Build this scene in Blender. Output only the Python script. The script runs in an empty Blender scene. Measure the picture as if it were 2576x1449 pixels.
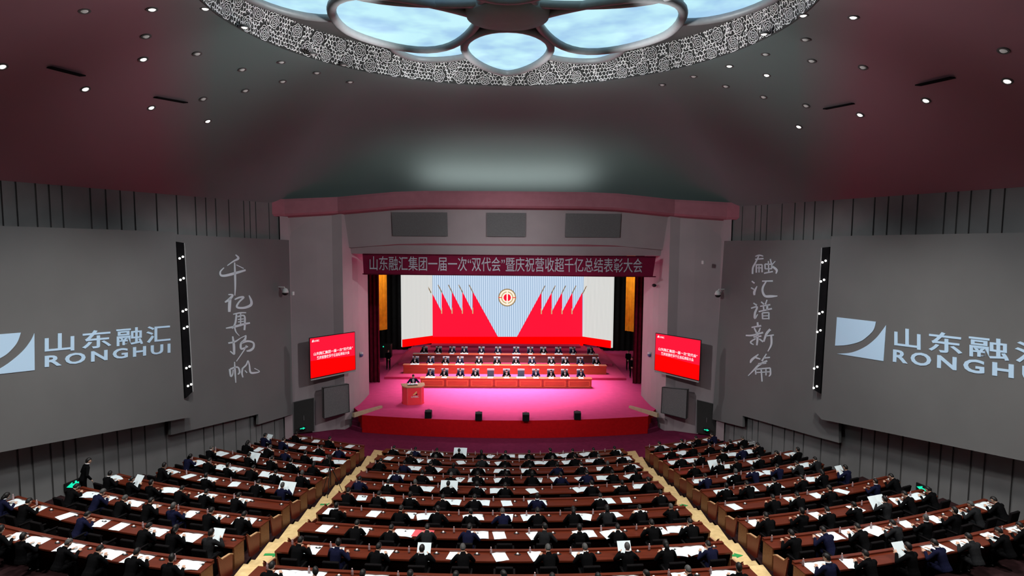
import bpy, bmesh, math, random
from mathutils import Vector as V, Matrix, Euler
PI = math.pi; R_ = math.radians
SC = bpy.context.scene
COL = SC.collection
RND = random.Random(11)
SC.unit_settings.system = 'METRIC'; SC.unit_settings.scale_length = 1.0/0.75     # one unit of the hall is 1.33 m
KP = 0.75                                                                     # so a metre is 0.75 units: people, chairs, desks

# ------------------------------------------------------------------ camera
FPX, W, H = 1560.0, 2576, 1449
CAMZ = 9.23
YAW, PITCH, ROLL = R_(0.55), R_(4.93), R_(0.40)
_f = V((math.sin(YAW)*math.cos(PITCH), math.cos(YAW)*math.cos(PITCH), -math.sin(PITCH)))
_r0 = V((math.cos(YAW), -math.sin(YAW), 0)); _u0 = _r0.cross(_f)
_r = _r0*math.cos(ROLL) + _u0*math.sin(ROLL); _u = _u0*math.cos(ROLL) - _r0*math.sin(ROLL)
CP = V((0, 0, CAMZ))
cam = bpy.data.cameras.new('camera'); cam.sensor_width = 36; cam.lens = 36*FPX/W; cam.clip_end = 300
camo = bpy.data.objects.new('camera', cam); COL.objects.link(camo)
camo.matrix_world = Matrix(((_r.x, _u.x, -_f.x, CP.x), (_r.y, _u.y, -_f.y, CP.y), (_r.z, _u.z, -_f.z, CP.z), (0, 0, 0, 1)))
SC.camera = camo

def ray(px, py):
    return _f*FPX + _r*(px-W/2) - _u*(py-H/2)
def at(px, py, Y):            # the point of the hall seen at a pixel, at depth Y
    d = ray(px, py); return CP + d*(Y/d.y)
def at_z(px, py, z):
    d = ray(px, py); return CP + d*((z-CAMZ)/d.z)

# ------------------------------------------------------------------ world, exposure, lights
wd = bpy.data.worlds.new('World'); SC.world = wd; wd.use_nodes = True
wd.node_tree.nodes['Background'].inputs[0].default_value = (0.5, 0.5, 0.55, 1)
wd.node_tree.nodes['Background'].inputs[1].default_value = 0.02
SC.view_settings.view_transform = 'Standard'; SC.view_settings.look = 'None'
SC.view_settings.exposure = 0.0; SC.view_settings.gamma = 1.0; SC.view_settings.use_curve_mapping = False
SC.cycles.max_bounces = 5; SC.cycles.diffuse_bounces = 3; SC.cycles.glossy_bounces = 2; SC.cycles.transmission_bounces = 3
SC.cycles.caustics_reflective = False; SC.cycles.caustics_refractive = False
SC.cycles.sample_clamp_indirect = 4.0

def lamp(kind, name, loc, target, energy, color, size=0.3, angle=60, blend=0.6, size_y=None, spread=None):
    l = bpy.data.lights.new(name, kind); l.energy = energy; l.color = color
    if kind == 'SPOT':
        l.spot_size = R_(angle); l.spot_blend = blend; l.shadow_soft_size = size
    elif kind == 'AREA':
        l.shape = 'RECTANGLE'; l.size = size; l.size_y = size_y or size
        if spread: l.spread = R_(spread)
    o = bpy.data.objects.new(name, l); COL.objects.link(o); o.location = loc
    o.rotation_euler = (V(target)-V(loc)).to_track_quat('-Z', 'Y').to_euler()
    return o
def wallx0(y): return 10.6+0.25*(31.0-y)
K_HALL, K_STAGE, K_COVE = 1.0, 0.55, 1.0
for x, y, e in ((-6, 12, 900), (0, 9, 900), (6, 12, 900), (-8.5, 17.5, 700), (8.5, 17.5, 700), (0, 23.0, 260), (-12, 11, 800), (12, 11, 800)):
    lamp('SPOT', 'hall_downlight', (x, y, 12.6), (x, y+0.6, 0), e*K_HALL*3.0, (1.0, 0.97, 0.92), 0.5, 120, 1.0)
for s in (-1, 1):
    for yy, e in ((15, 980), (22, 950)):
        lamp('SPOT', 'wall_washer', (s*6.5, yy, 12.5), (s*wallx0(yy+1.5), yy+1.5, 3.2), e*K_HALL, (0.95, 0.99, 1.0), 0.3, 85, 1.0)  # added fill for the side walls; no fixture hangs here
    lamp('AREA', 'stage_batten_lamp', (s*3.0, 39.4, 9.4), (s*1.6, 38.2, 0), 1250*K_STAGE, (1.0, 0.86, 0.94), 3.6, 120, size_y=3.0, spread=75)
    lamp('SPOT', 'front_of_house_lamp', (s*7.5, 18.0, 12.4), (s*0.8, 36.6, 0.3), 6400*K_STAGE, (1.0, 0.94, 0.97), 0.35, 32, 1.0)
for s in (-1, 1): lamp('SPOT', 'side_light', (-s*4.6, 37.6, 8.6), (s*7.9, 33.2, 3.2), 1900, (1.0, 0.97, 0.98), 0.2, 44, 1.0)  # unseen lamps added to brighten the jambs of the stage opening
lamp('AREA', 'cove_lamp', (0, 31.1, 10.9), (0, 30.9, 14.2), 92*K_COVE, (1.0, 0.94, 0.93), 8.5, 0.3, size_y=0.3, spread=170)
for k in range(8):
    a = 2*PI*(k+0.5)/8
    lamp('SPOT', 'skylight_rim_lamp', (1.9*math.sin(a), 15.3+1.9*math.cos(a), 12.7), (6.9*math.sin(a), 15.3+6.9*math.cos(a), 14.9), 900, (0.96, 0.99, 1.0), 0.08, 75, 1.0)  # bare spots put in under the hub to brighten the lattice rim
for s in (-1, 1):
    lamp('SPOT', 'header_lamp', (s*6.0, 17.0, 12.3), (-s*7.6, 32.5, 3.6), 3300, (0.97, 0.99, 1.0), 0.3, 70, 1.0)  # extra spots added to lighten header, pilasters and jambs

# ------------------------------------------------------------------ materials
MATS = {}
def mat(name, color, rough=0.6, metal=0.0, emit=0.0, spec=0.4, vary=0.0, scale=3.0, emitcol=None, trans=0.0, alpha=1.0, bump=0.0, two=None, coat=0.0):
    if name in MATS: return MATS[name]
    m = bpy.data.materials.new(name); m.use_nodes = True; nt = m.node_tree; b = nt.nodes['Principled BSDF']
    b.inputs['Base Color'].default_value = (*color, 1); b.inputs['Roughness'].default_value = rough
    b.inputs['Metallic'].default_value = metal; b.inputs['Specular IOR Level'].default_value = spec
    if trans: b.inputs['Transmission Weight'].default_value = trans
    if alpha < 1: b.inputs['Alpha'].default_value = alpha
    if coat: b.inputs['Coat Weight'].default_value = coat
    if emit:
        b.inputs['Emission Color'].default_value = (*(emitcol or color), 1); b.inputs['Emission Strength'].default_value = emit
    if vary or bump:
        tc = nt.nodes.new('ShaderNodeTexCoord'); no = nt.nodes.new('ShaderNodeTexNoise')
        no.inputs['Scale'].default_value = scale; no.inputs['Detail'].default_value = 4
        nt.links.new(tc.outputs['Object'], no.inputs['Vector'])
        if vary:
            rp = nt.nodes.new('ShaderNodeValToRGB')
            a = tuple(max(0, c*(1-vary)) for c in color); c2 = two or tuple(min(1, c*(1+vary)) for c in color)
            rp.color_ramp.elements[0].color = (*a, 1); rp.color_ramp.elements[1].color = (*c2, 1)
            rp.color_ramp.elements[0].position = 0.3; rp.color_ramp.elements[1].position = 0.7
            nt.links.new(no.outputs['Fac'], rp.inputs[0]); nt.links.new(rp.outputs[0], b.inputs['Base Color'])
        if bump:
            bp = nt.nodes.new('ShaderNodeBump'); bp.inputs['Strength'].default_value = bump
            nt.links.new(no.outputs['Fac'], bp.inputs['Height']); nt.links.new(bp.outputs[0], b.inputs['Normal'])
    MATS[name] = m; return m

def wood(name, c1, c2, rough=0.45, scale=(1, 14, 14)):
    m = bpy.data.materials.new(name); m.use_nodes = True; nt = m.node_tree; b = nt.nodes['Principled BSDF']
    tc = nt.nodes.new('ShaderNodeTexCoord'); mp = nt.nodes.new('ShaderNodeMapping'); mp.inputs['Scale'].default_value = scale
    no = nt.nodes.new('ShaderNodeTexNoise'); no.inputs['Scale'].default_value = 2.2; no.inputs['Detail'].default_value = 5
    rp = nt.nodes.new('ShaderNodeValToRGB'); rp.color_ramp.elements[0].color = (*c1, 1); rp.color_ramp.elements[1].color = (*c2, 1)
    rp.color_ramp.elements[0].position = 0.3; rp.color_ramp.elements[1].position = 0.7
    nt.links.new(tc.outputs['Object'], mp.inputs[0]); nt.links.new(mp.outputs[0], no.inputs['Vector'])
    nt.links.new(no.outputs['Fac'], rp.inputs[0]); nt.links.new(rp.outputs[0], b.inputs['Base Color'])
    b.inputs['Roughness'].default_value = rough; MATS[name] = m; return m

M_DESK = wood('hall_desk_wood', (0.085, 0.014, 0.006), (0.135, 0.024, 0.010), 0.28)
M_CHEND = wood('chair_end_wood', (0.13, 0.018, 0.010), (0.20, 0.03, 0.015), 0.4)
M_DESKEND = wood('hall_desk_end_wood', (0.14, 0.05, 0.02), (0.22, 0.08, 0.03), 0.4)
M_SDESK = wood('stage_desk_wood', (0.40, 0.065, 0.02), (0.52, 0.10, 0.03), 0.45)
M_SDESKL = mat('stage_desk_molding', (0.75, 0.20, 0.07), 0.4, vary=0.1)
M_SDESKD = mat('stage_desk_joint', (0.22, 0.03, 0.012), 0.5, vary=0.1)
M_AISLE = wood('aisle_boards', (0.62, 0.44, 0.20), (0.78, 0.58, 0.29), 0.5, (3, 3, 3))
M_CARP = mat('dark_carpet', (0.020, 0.008, 0.009), 0.95, spec=0.1, vary=0.3, scale=6)
M_HALLRED = mat('maroon_carpet', (0.16, 0.016, 0.055), 0.95, spec=0.1, vary=0.12, scale=5)
M_STAGE = mat('stage_carpet', (0.72, 0.066, 0.225), 0.9, spec=0.15, vary=0.05, scale=3)
M_SKIRT = mat('stage_skirt_cloth', (0.50, 0.005, 0.008), 0.9, spec=0.1, vary=0.1, scale=8)
M_RISER = mat('riser_carpet', (0.62, 0.055, 0.16), 0.9, spec=0.15, vary=0.05)
M_WALL = mat('dark_fluted_wall', (0.19, 0.188, 0.188), 0.8, spec=0.2, vary=0.12, scale=0.8)
M_PANEL = mat('grey_wall_panel', (0.155, 0.155, 0.155), 0.75, spec=0.2, vary=0.05, scale=0.5)
M_PROJECTED = mat('pale_blue_lettering', (0.56, 0.78, 1.0), 0.7, spec=0.2)  # light projected on the panels, given as a pale diffuse colour
M_BRUSH = mat('pale_grey_lettering', (0.66, 0.74, 0.80), 0.7, spec=0.2)
M_PROS = mat('proscenium_plaster', (0.42, 0.35, 0.365), 0.8, spec=0.2, vary=0.06, scale=0.6)
M_GRILLE = mat('grille_cloth', (0.17, 0.165, 0.168), 0.9, spec=0.1, vary=0.1, scale=20)
M_GRILLE2 = mat('dark_rim_paint', (0.035, 0.034, 0.033), 0.8, vary=0.05)
M_BLACK = mat('black_drape', (0.008, 0.008, 0.009), 0.9, spec=0.05, vary=0.2)
M_BLK = mat('black_plastic', (0.012, 0.012, 0.013), 0.5, spec=0.3, vary=0.2, scale=20)
M_LEG = mat('maroon_drape', (0.10, 0.006, 0.02), 0.9, spec=0.1, vary=0.25, scale=4)
M_AMBER = mat('amber_drape', (0.80, 0.36, 0.02), 0.85, spec=0.1, vary=0.15, scale=3)
M_BANNER = mat('banner_cloth', (0.20, 0.010, 0.04), 0.85, spec=0.1, vary=0.1, scale=2)
M_BTEXT = mat('banner_letters', (0.52, 0.49, 0.57), 0.6, spec=0.2)
M_STEEL = mat('brushed_steel', (0.24, 0.245, 0.25), 0.5, 0.15, vary=0.05, scale=10)
M_DARKG = mat('dark_grey_paint', (0.10, 0.098, 0.097), 0.7, vary=0.05)
M_WHITE = mat('white_plastic', (0.75, 0.75, 0.75), 0.5, vary=0.03)
M_GREYBOX = mat('light_grey_metal', (0.45, 0.45, 0.46), 0.5, vary=0.05)
M_BEIGE = mat('beige_stone', (0.50, 0.40, 0.26), 0.6, vary=0.1, scale=5)
M_PAPER = mat('white_paper', (0.78, 0.88, 0.92), 0.7, spec=0.2, vary=0.02)
M_PINKP = mat('pink_red_cover', (0.75, 0.10, 0.12), 0.6, vary=0.05)
M_CHROME = mat('bright_chrome', (0.9, 0.9, 0.9), 0.15, 1.0)
M_SUIT = mat('black_suit_cloth', (0.004, 0.004, 0.0045), 0.9, spec=0.03, vary=0.2, scale=30)
M_NAVY = mat('navy_suit_cloth', (0.008, 0.009, 0.028), 0.9, spec=0.04, vary=0.2, scale=30)
M_GREYS = mat('grey_suit_cloth', (0.015, 0.0155, 0.017), 0.9, spec=0.04, vary=0.2, scale=30)
M_SHIRT = mat('white_shirt_cloth', (0.78, 0.80, 0.84), 0.8, spec=0.1, vary=0.03)
M_TIE = mat('dark_tie_cloth', (0.10, 0.02, 0.04), 0.7, vary=0.1)
M_SKIN = mat('skin', (0.52, 0.31, 0.22), 0.55, spec=0.3, vary=0.06, scale=12)
M_EYE = mat('dark_eyes', (0.02, 0.015, 0.012), 0.3)
M_LIP = mat('lips', (0.36, 0.12, 0.10), 0.5)
M_HAIR = mat('black_hair', (0.009, 0.008, 0.008), 0.5, spec=0.3, vary=0.2, scale=40)
M_GHAIR = mat('grey_hair', (0.06, 0.058, 0.056), 0.6, vary=0.2, scale=40)
M_SHOE = mat('black_leather_shoe', (0.01, 0.01, 0.01), 0.35, vary=0.1)
M_CHAIR = mat('dark_chair_fabric', (0.007, 0.006, 0.0065), 0.9, spec=0.04, vary=0.2, scale=25)
M_CHAIRS = mat('stage_chair_leather', (0.10, 0.14, 0.20), 0.5, vary=0.15, scale=15)
M_COVER = mat('pale_headrest_cover', (0.62, 0.66, 0.74), 0.7, vary=0.04)
M_BOTTLE = mat('clear_bottle_plastic', (0.38, 0.27, 0.28), 0.2, spec=0.5, vary=0.05, scale=30)
M_CAPB = mat('bottle_cap', (0.78, 0.55, 0.55), 0.4, vary=0.03)
M_PODR = mat('podium_red', (0.95, 0.06, 0.08), 0.45, vary=0.05)
M_PODT = mat('podium_top_wood', (0.52, 0.30, 0.16), 0.45, vary=0.12, scale=8)
M_GOLD = mat('gold_leaf', (0.85, 0.66, 0.25), 0.4, 0.2, vary=0.05)
M_BLUE = mat('blue_case', (0.07, 0.20, 0.36), 0.5, vary=0.08)
M_GREEN = mat('green_sign_light', (0.0, 0.5, 0.3), 0.5, emit=1.0, emitcol=(0.01, 0.75, 0.42))
M_SPOTE = mat('spotlight_lens', (1, 1, 1), 0.3, emit=2.2, emitcol=(1.0, 0.98, 0.92))
M_DIM = mat('dim_spotlight_lens', (0.5, 0.5, 0.5), 0.3, emit=0.12, emitcol=(1.0, 0.95, 0.9))
def emis(name, col, s=1.0): return mat(name, tuple(c*0.1 for c in col), 0.6, emit=s, emitcol=col, spec=0.1)
M_SRED = emis('screen_red', (0.98, 0.005, 0.010), 1.0)
M_SRED2 = emis('screen_crimson', (1.0, 0.008, 0.040), 1.0)
M_SREDB = emis('screen_pure_red', (1.0, 0.0, 0.0), 1.0)
M_SWHITE = emis('screen_white', (0.9, 0.85, 0.9), 1.0)
M_SGOLD = emis('screen_gold', (0.62, 0.45, 0.22), 1.0)
M_SCREAM = emis('screen_cream', (1.0, 0.92, 0.78), 1.0)
M_SPOLE = emis('screen_pole', (0.28, 0.20, 0.12), 1.0)

def stripes(name, c1, c2, freq):
    m = bpy.data.materials.new(name); m.use_nodes = True; nt = m.node_tree; b = nt.nodes['Principled BSDF']
    tc = nt.nodes.new('ShaderNodeTexCoord'); wv = nt.nodes.new('ShaderNodeTexWave'); wv.wave_type = 'BANDS'; wv.bands_direction = 'X'
    wv.inputs['Scale'].default_value = freq; wv.inputs['Distortion'].default_value = 0.0
    rp = nt.nodes.new('ShaderNodeValToRGB'); rp.color_ramp.elements[0].color = (*c1, 1); rp.color_ramp.elements[1].color = (*c2, 1)
    rp.color_ramp.elements[0].position = 0.25; rp.color_ramp.elements[1].position = 0.75
    nt.links.new(tc.outputs['Object'], wv.inputs['Vector']); nt.links.new(wv.outputs['Fac'], rp.inputs[0])
    nt.links.new(rp.outputs[0], b.inputs['Emission Color']); b.inputs['Emission Strength'].default_value = 1.0
    b.inputs['Base Color'].default_value = (0.03, 0.03, 0.03, 1); MATS[name] = m; return m
M_LEDC = stripes('screen_blue_stripes', (0.30, 0.44, 0.62), (0.70, 0.84, 1.0), 2.1)
M_LEDW = stripes('screen_white_stripes', (0.46, 0.47, 0.46), (0.90, 0.90, 0.86), 2.6)

def sky_pane():
    m = bpy.data.materials.new('sky_lit_pane'); m.use_nodes = True; nt = m.node_tree; b = nt.nodes['Principled BSDF']
    tc = nt.nodes.new('ShaderNodeTexCoord'); no = nt.nodes.new('ShaderNodeTexNoise'); no.inputs['Scale'].default_value = 0.8; no.inputs['Detail'].default_value = 3
    rp = nt.nodes.new('ShaderNodeValToRGB'); e = rp.color_ramp.elements
    e[0].color = (0.36, 0.62, 0.86, 1); e[1].color = (0.55, 0.90, 0.98, 1); e[0].position = 0.36; e[1].position = 0.60
    nt.links.new(tc.outputs['Object'], no.inputs['Vector']); nt.links.new(no.outputs['Fac'], rp.inputs[0])
    nt.links.new(rp.outputs[0], b.inputs['Emission Color']); b.inputs['Emission Strength'].default_value = 1.0
    b.inputs['Base Color'].default_value = (0.05, 0.05, 0.05, 1); b.inputs['Specular IOR Level'].default_value = 0.1; return m
M_SKY = sky_pane()

def ceiling_mat():
    m = bpy.data.materials.new('ceiling_paint'); m.use_nodes = True; nt = m.node_tree; N = nt.nodes.new; L = nt.links.new; b = nt.nodes['Principled BSDF']
    tc = N('ShaderNodeTexCoord'); sp = N('ShaderNodeSeparateXYZ'); L(tc.outputs['Object'], sp.inputs[0])
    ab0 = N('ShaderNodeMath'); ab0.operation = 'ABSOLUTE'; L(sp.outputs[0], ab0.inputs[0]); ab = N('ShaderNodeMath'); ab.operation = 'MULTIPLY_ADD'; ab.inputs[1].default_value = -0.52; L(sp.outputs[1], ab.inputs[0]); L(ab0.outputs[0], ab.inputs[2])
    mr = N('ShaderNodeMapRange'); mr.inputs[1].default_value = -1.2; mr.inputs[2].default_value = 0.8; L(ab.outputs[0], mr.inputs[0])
    mx = N('ShaderNodeMixRGB'); mx.inputs[1].default_value = (0.160, 0.218, 0.213, 1); mx.inputs[2].default_value = (0.29, 0.135, 0.165, 1)  # base colour runs from grey to maroon towards the sides
    L(mr.outputs[0], mx.inputs[0]); L(mx.outputs[0], b.inputs['Base Color']); b.inputs['Roughness'].default_value = 0.85; return m
M_CEIL = ceiling_mat()

# ------------------------------------------------------------------ mesh helpers
def newbm(): return bmesh.new()
def obj(name, bm, m, parent=None, smooth=False):
    me = bpy.data.meshes.new(name); bm.to_mesh(me); bm.free()
    return obj_me(name, me, m, parent, smooth)
def obj_me(name, me, m, parent=None, smooth=False):
    if m is not None and not me.materials:
        for x in (m if isinstance(m, (list, tuple)) else [m]): me.materials.append(x)
    if smooth:
        for p in me.polygons: p.use_smooth = True
    o = bpy.data.objects.new(name, me); COL.objects.link(o)
    if parent: o.parent = parent
    return o
def tag(o, label, cat, group=None, kind=None):
    if kind: o['kind'] = kind
    if label: o['label'] = label
    if cat: o['category'] = cat
    if group: o['group'] = group
    return o
def struct(o): o['kind'] = 'structure'; return o
def thing(name, label, cat, loc=(0, 0, 0), rz=0, group=None):
    o = bpy.data.objects.new(name, None); o.empty_display_size = 0.1; COL.objects.link(o)
    o.location = loc; o.rotation_euler = (0, 0, rz); return tag(o, label, cat, group)
def dup(o, parent=None):
    c = o.copy(); COL.objects.link(c)
    if parent is not None:
        c.parent = parent; c.matrix_parent_inverse = o.matrix_parent_inverse.copy()
    for ch in list(o.children): dup(ch, c)
    return c
def box(bm, x0, x1, y0, y1, z0, z1, M=None, mi=0):
    vs = [bm.verts.new(V((x, y, z)) if M is None else M @ V((x, y, z))) for z in (z0, z1) for y in (y0, y1) for x in (x0, x1)]
    for f in ((0, 2, 3, 1), (4, 5, 7, 6), (0, 1, 5, 4), (2, 6, 7, 3), (0, 4, 6, 2), (1, 3, 7, 5)):
        bm.faces.new([vs[i] for i in f]).material_index = mi
    return bm
def rbox(bm, x0, x1, y0, y1, z0, z1, bv=0.02, M=None):
    t = newbm(); box(t, x0, x1, y0, y1, z0, z1)
    bmesh.ops.bevel(t, geom=t.edges[:], offset=bv, segments=2, affect='EDGES', profile=0.6)
    return join(bm, t, M)
def join(bm, t, M=None):
    mp = {}
    for v in t.verts: mp[v] = bm.verts.new(v.co if M is None else M @ v.co)
    for f in t.faces:
        try:
            nf = bm.faces.new([mp[v] for v in f.verts]); nf.material_index = f.material_index; nf.smooth = f.smooth
        except ValueError: pass
    t.free(); return bm
def prism(bm, pts, thick):         # closed polygon of 3D points pushed by a vector
    a = [bm.verts.new(p) for p in pts]; b = [bm.verts.new(V(p)+V(thick)) for p in pts]; n = len(pts)
    bm.faces.new(a); bm.faces.new(b[::-1])
    for i in range(n): bm.faces.new([a[i], b[i], b[(i+1) % n], a[(i+1) % n]])
    bmesh.ops.recalc_face_normals(bm, faces=bm.faces[:]); return bm
def tube(bm, pts, rads, seg=8, cap=True, flat=None, closed=False):
    """tapered tube along points; rads float or list of r or (rx, ry)"""
    n = len(pts); pts = [V(p) for p in pts]
    if not isinstance(rads, (list, tuple)): rads = [rads]*n
    rings = []
    prev = None
    for i, p in enumerate(pts):
        if closed: t = (pts[(i+1) % n]-pts[i-1]).normalized()
        else: t = (pts[min(i+1, n-1)]-pts[max(i-1, 0)]).normalized()
        ref = V(flat) if flat else (V((0, 0, 1)) if abs(t.z) < 0.9 else V((1, 0, 0)))
        if prev is not None and not flat: ref = prev
        a = (ref - t*ref.dot(t)).normalized(); b = t.cross(a); prev = a
        r = rads[i]; rx, ry = r if isinstance(r, (tuple, list)) else (r, r)
        rings.append([bm.verts.new(p + a*rx*math.cos(2*PI*k/seg) + b*ry*math.sin(2*PI*k/seg)) for k in range(seg)])
    for i in range(n if closed else n-1):
        A, B = rings[i], rings[(i+1) % n]
        for k in range(seg): bm.faces.new([A[k], A[(k+1) % seg], B[(k+1) % seg], B[k]])
    if cap and not closed:
        bm.faces.new(rings[0][::-1]); bm.faces.new(rings[-1])
    return bm
def lathe(bm, prof, seg=16, c=(0, 0, 0)):
    rings = []
    for r, z in prof:
        rings.append([bm.verts.new((c[0]+r*math.cos(2*PI*k/seg), c[1]+r*math.sin(2*PI*k/seg), c[2]+z)) for k in range(seg)])
    for A, B in zip(rings, rings[1:]):
        for k in range(seg): bm.faces.new([A[k], A[(k+1) % seg], B[(k+1) % seg], B[k]])
    bm.faces.new(rings[0][::-1]); bm.faces.new(rings[-1]); return bm
def ball(bm, c, r, seg=10, rg=7, M=None):
    t = newbm(); bmesh.ops.create_uvsphere(t, u_segments=seg, v_segments=rg, radius=1)
    r = r if isinstance(r, (tuple, list)) else (r, r, r)
    for v in t.verts: v.co = V((v.co.x*r[0], v.co.y*r[1], v.co.z*r[2])) + V(c)
    return join(bm, t, M)
def sheet(bm, grid):               # rows of points -> quads
    vs = [[bm.verts.new(p) for p in row] for row in grid]
    for a, b in zip(vs, vs[1:]):
        for i in range(len(a)-1): bm.faces.new([a[i], a[i+1], b[i+1], b[i]])
    return vs
def wall_from_plan(bm, plan, z0, z1, thick=(0, 0)):
    lo = [bm.verts.new((x, y, z0)) for x, y in plan]; hi = [bm.verts.new((x, y, z1)) for x, y in plan]
    for i in range(len(plan)-1): bm.faces.new([lo[i], lo[i+1], hi[i+1], hi[i]])
    return bm
_tc = {}
def text_verts(s, bold=0.0, space=1.0, font_scale=1.0):
    """glyph mesh normalised to the unit box: (verts, faces)"""
    key = (s, bold, space)
    if key in _tc: return _tc[key]
    c = bpy.data.curves.new('t', 'FONT'); c.body = s; c.offset = bold; c.space_character = space; c.resolution_u = 3
    o = bpy.data.objects.new('t', c); COL.objects.link(o)
    dg = bpy.context.evaluated_depsgraph_get(); me = bpy.data.meshes.new_from_object(o.evaluated_get(dg))
    xs = [v.co.x for v in me.vertices]; ys = [v.co.y for v in me.vertices]
    x0, x1, y0, y1 = min(xs), max(xs), min(ys), max(ys)
    vs = [((v.co.x-x0)/(x1-x0), (v.co.y-y0)/(y1-y0)) for v in me.vertices]; fs = [list(p.vertices) for p in me.polygons]
    bpy.data.objects.remove(o); bpy.data.curves.remove(c); bpy.data.meshes.remove(me)
    _tc[key] = (vs, fs); return vs, fs
def text_quad(bm, s, TL, TR, BR, BL, push=(0, 0, 0), bold=0.0, space=1.0, thick=None):
    vs, fs = text_verts(s, bold, space); TL, TR, BR, BL, push = map(V, (TL, TR, BR, BL, push))
    def P(u, v): return BL*(1-u)*(1-v) + BR*u*(1-v) + TR*u*v + TL*(1-u)*v + push
    nv = [bm.verts.new(P(u, v)) for u, v in vs]; faces = []
    for f in fs:
        try: faces.append(bm.faces.new([nv[i] for i in f]))
        except ValueError: pass
    if thick:
        r = bmesh.ops.extrude_face_region(bm, geom=faces)
        for g in r['geom']:
            if isinstance(g, bmesh.types.BMVert): g.co += V(thick)
    return bm
ORD = ['first', 'second', 'third', 'fourth', 'fifth', 'sixth', 'seventh', 'eighth', 'ninth', 'tenth', 'eleventh', 'twelfth', 'thirteenth',
       'fourteenth', 'fifteenth', 'sixteenth', 'seventeenth', 'eighteenth', 'nineteenth', 'twentieth']
SIDE = {-1: 'left', 1: 'right'}

# ------------------------------------------------------------------ hall geometry
CY = 46.5; NROW = 10
def d_end(j): return 26.5-1.545*j
def RAD(j): return math.hypot(5.2, CY-d_end(j))
def ZF(j): return -0.71+0.262*j
def pol(R, phi, z=0): return V((R*math.sin(phi), CY-R*math.cos(phi), z))
def wall_x(y): return 10.6+0.25*(31.0-y)          # |x| of a side wall at depth y
WT = {s: V((s*0.2425, -0.9701, 0)).normalized() for s in (-1, 1)}
WN = {s: V((-s*0.9701, -0.2425, 0)).normalized() for s in (-1, 1)}
WA = {s: V((s*10.6, 31.0, 0)) for s in (-1, 1)}
def on_wall(px, py, s, off):        # the point on the side wall's plane moved off it by OFF
    d = ray(px, py); n = WN[s]; P0 = WA[s] + n*off
    t = (P0-CP).dot(n)/d.dot(n); return CP + d*t

# floor: steps concentric with the stage
def tiers(bm, xa, xb, half=False, n=14):
    for j in range(-1, NROW+4):
        z = ZF(max(j, 0)) if j >= 0 else -0.9
        r0 = RAD(j)-0.2 if j >= 0 else RAD(0)-1.6; r1 = RAD(j)+1.33 if j >= 0 else RAD(0)-0.2
        if j < 0 and not half: continue
        if j >= 0: r0 = (RAD(j-1)+1.33) if j > 0 else r0
        parts = [(r0, r1, z, ZF(j-1) if j > 0 else -0.9)]
        if half and j >= 0:
            zp = ZF(j-1) if j > 0 else -0.9; m = r0+0.42
            parts = [(r0, m, (z+zp)/2 if j > 0 else z, zp), (m, r1, z, (z+zp)/2 if j > 0 else z)]
        if j == -1: parts = [(r0, r1, z+0.006, z-0.02)]
        if half and j >= 0:
            up = dn_ = 0.06; parts = [(a, b_, zz+up, zl+(dn_ if i == 0 else up)) for i, (a, b_, zz, zl) in enumerate(parts)]
        for a, b_, zz, zl in parts:
            g = []
            for k in range(n+1):
                x = xa+(xb-xa)*k/n
                row = []
                for r, h in ((a, zl), (a, zz), (b_, zz)):
                    xx = max(-0.97*r, min(0.97*r, x)); ph = math.asin(xx/r); row.append(pol(r, ph, h))
                g.append(row)
            sheet(bm, g)
    bmesh.ops.recalc_face_normals(bm, faces=bm.faces[:])
    return bm
bm = tiers(newbm(), -5.35, 5.35); tiers(bm, -24, -6.15, n=20); tiers(bm, 6.15, 24, n=20)
struct(obj('floor', bm, M_CARP))
bm = newbm(); sheet(bm, [[V((-24, 19.0, -0.905)), V((24, 19.0, -0.905))], [V((-24, 36, -0.905)), V((24, 36, -0.905))]])
struct(obj('floor_front', bm, M_HALLRED))
for s, nm in ((-1, 'left'), (1, 'right')):
    struct(obj('aisle_floor_'+nm, tiers(newbm(), s*5.35, s*6.15, True, 4), M_AISLE))

# side walls: fluted
for s, nm in ((-1, 'left'), (1, 'right')):
    plan = []; q = 0.0; rr = random.Random(3)
    while q < 40:
        w = rr.choice((0.34, 0.5, 0.72, 0.9)); g = 0.07
        p = WA[s]+WT[s]*q; plan += [(p.x, p.y)]; p = WA[s]+WT[s]*(q+w); plan += [(p.x, p.y)]
        p2 = p - WN[s]*0.06; plan += [(p2.x, p2.y)]; p3 = p2+WT[s]*g; plan += [(p3.x, p3.y)]; q += w+g
    struct(obj('wall_'+nm, wall_from_plan(newbm(), plan, -1.2, 11.6), M_WALL))
    # splayed proscenium wall
    P = [(8.2, 35.8), (7.86, 35.2), (7.86, 34.0), (7.9, 33.0), (8.02, 32.35), (8.3, 31.5), (8.8, 31.5), (9.5, 31.15), (10.1, 30.9), (10.65, 30.7), (10.75, 30.45), (10.58, 30.3), (10.8, 29.8)]
    struct(obj('wall_stage_'+nm, wall_from_plan(newbm(), [(s*x, y) for x, y in P], -1.0, 10.5), M_PROS, smooth=False))
bm = wall_from_plan(newbm(), [(-26, -6), (26, -6)], -2, 16); struct(obj('wall_back', bm, M_WALL))

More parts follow.
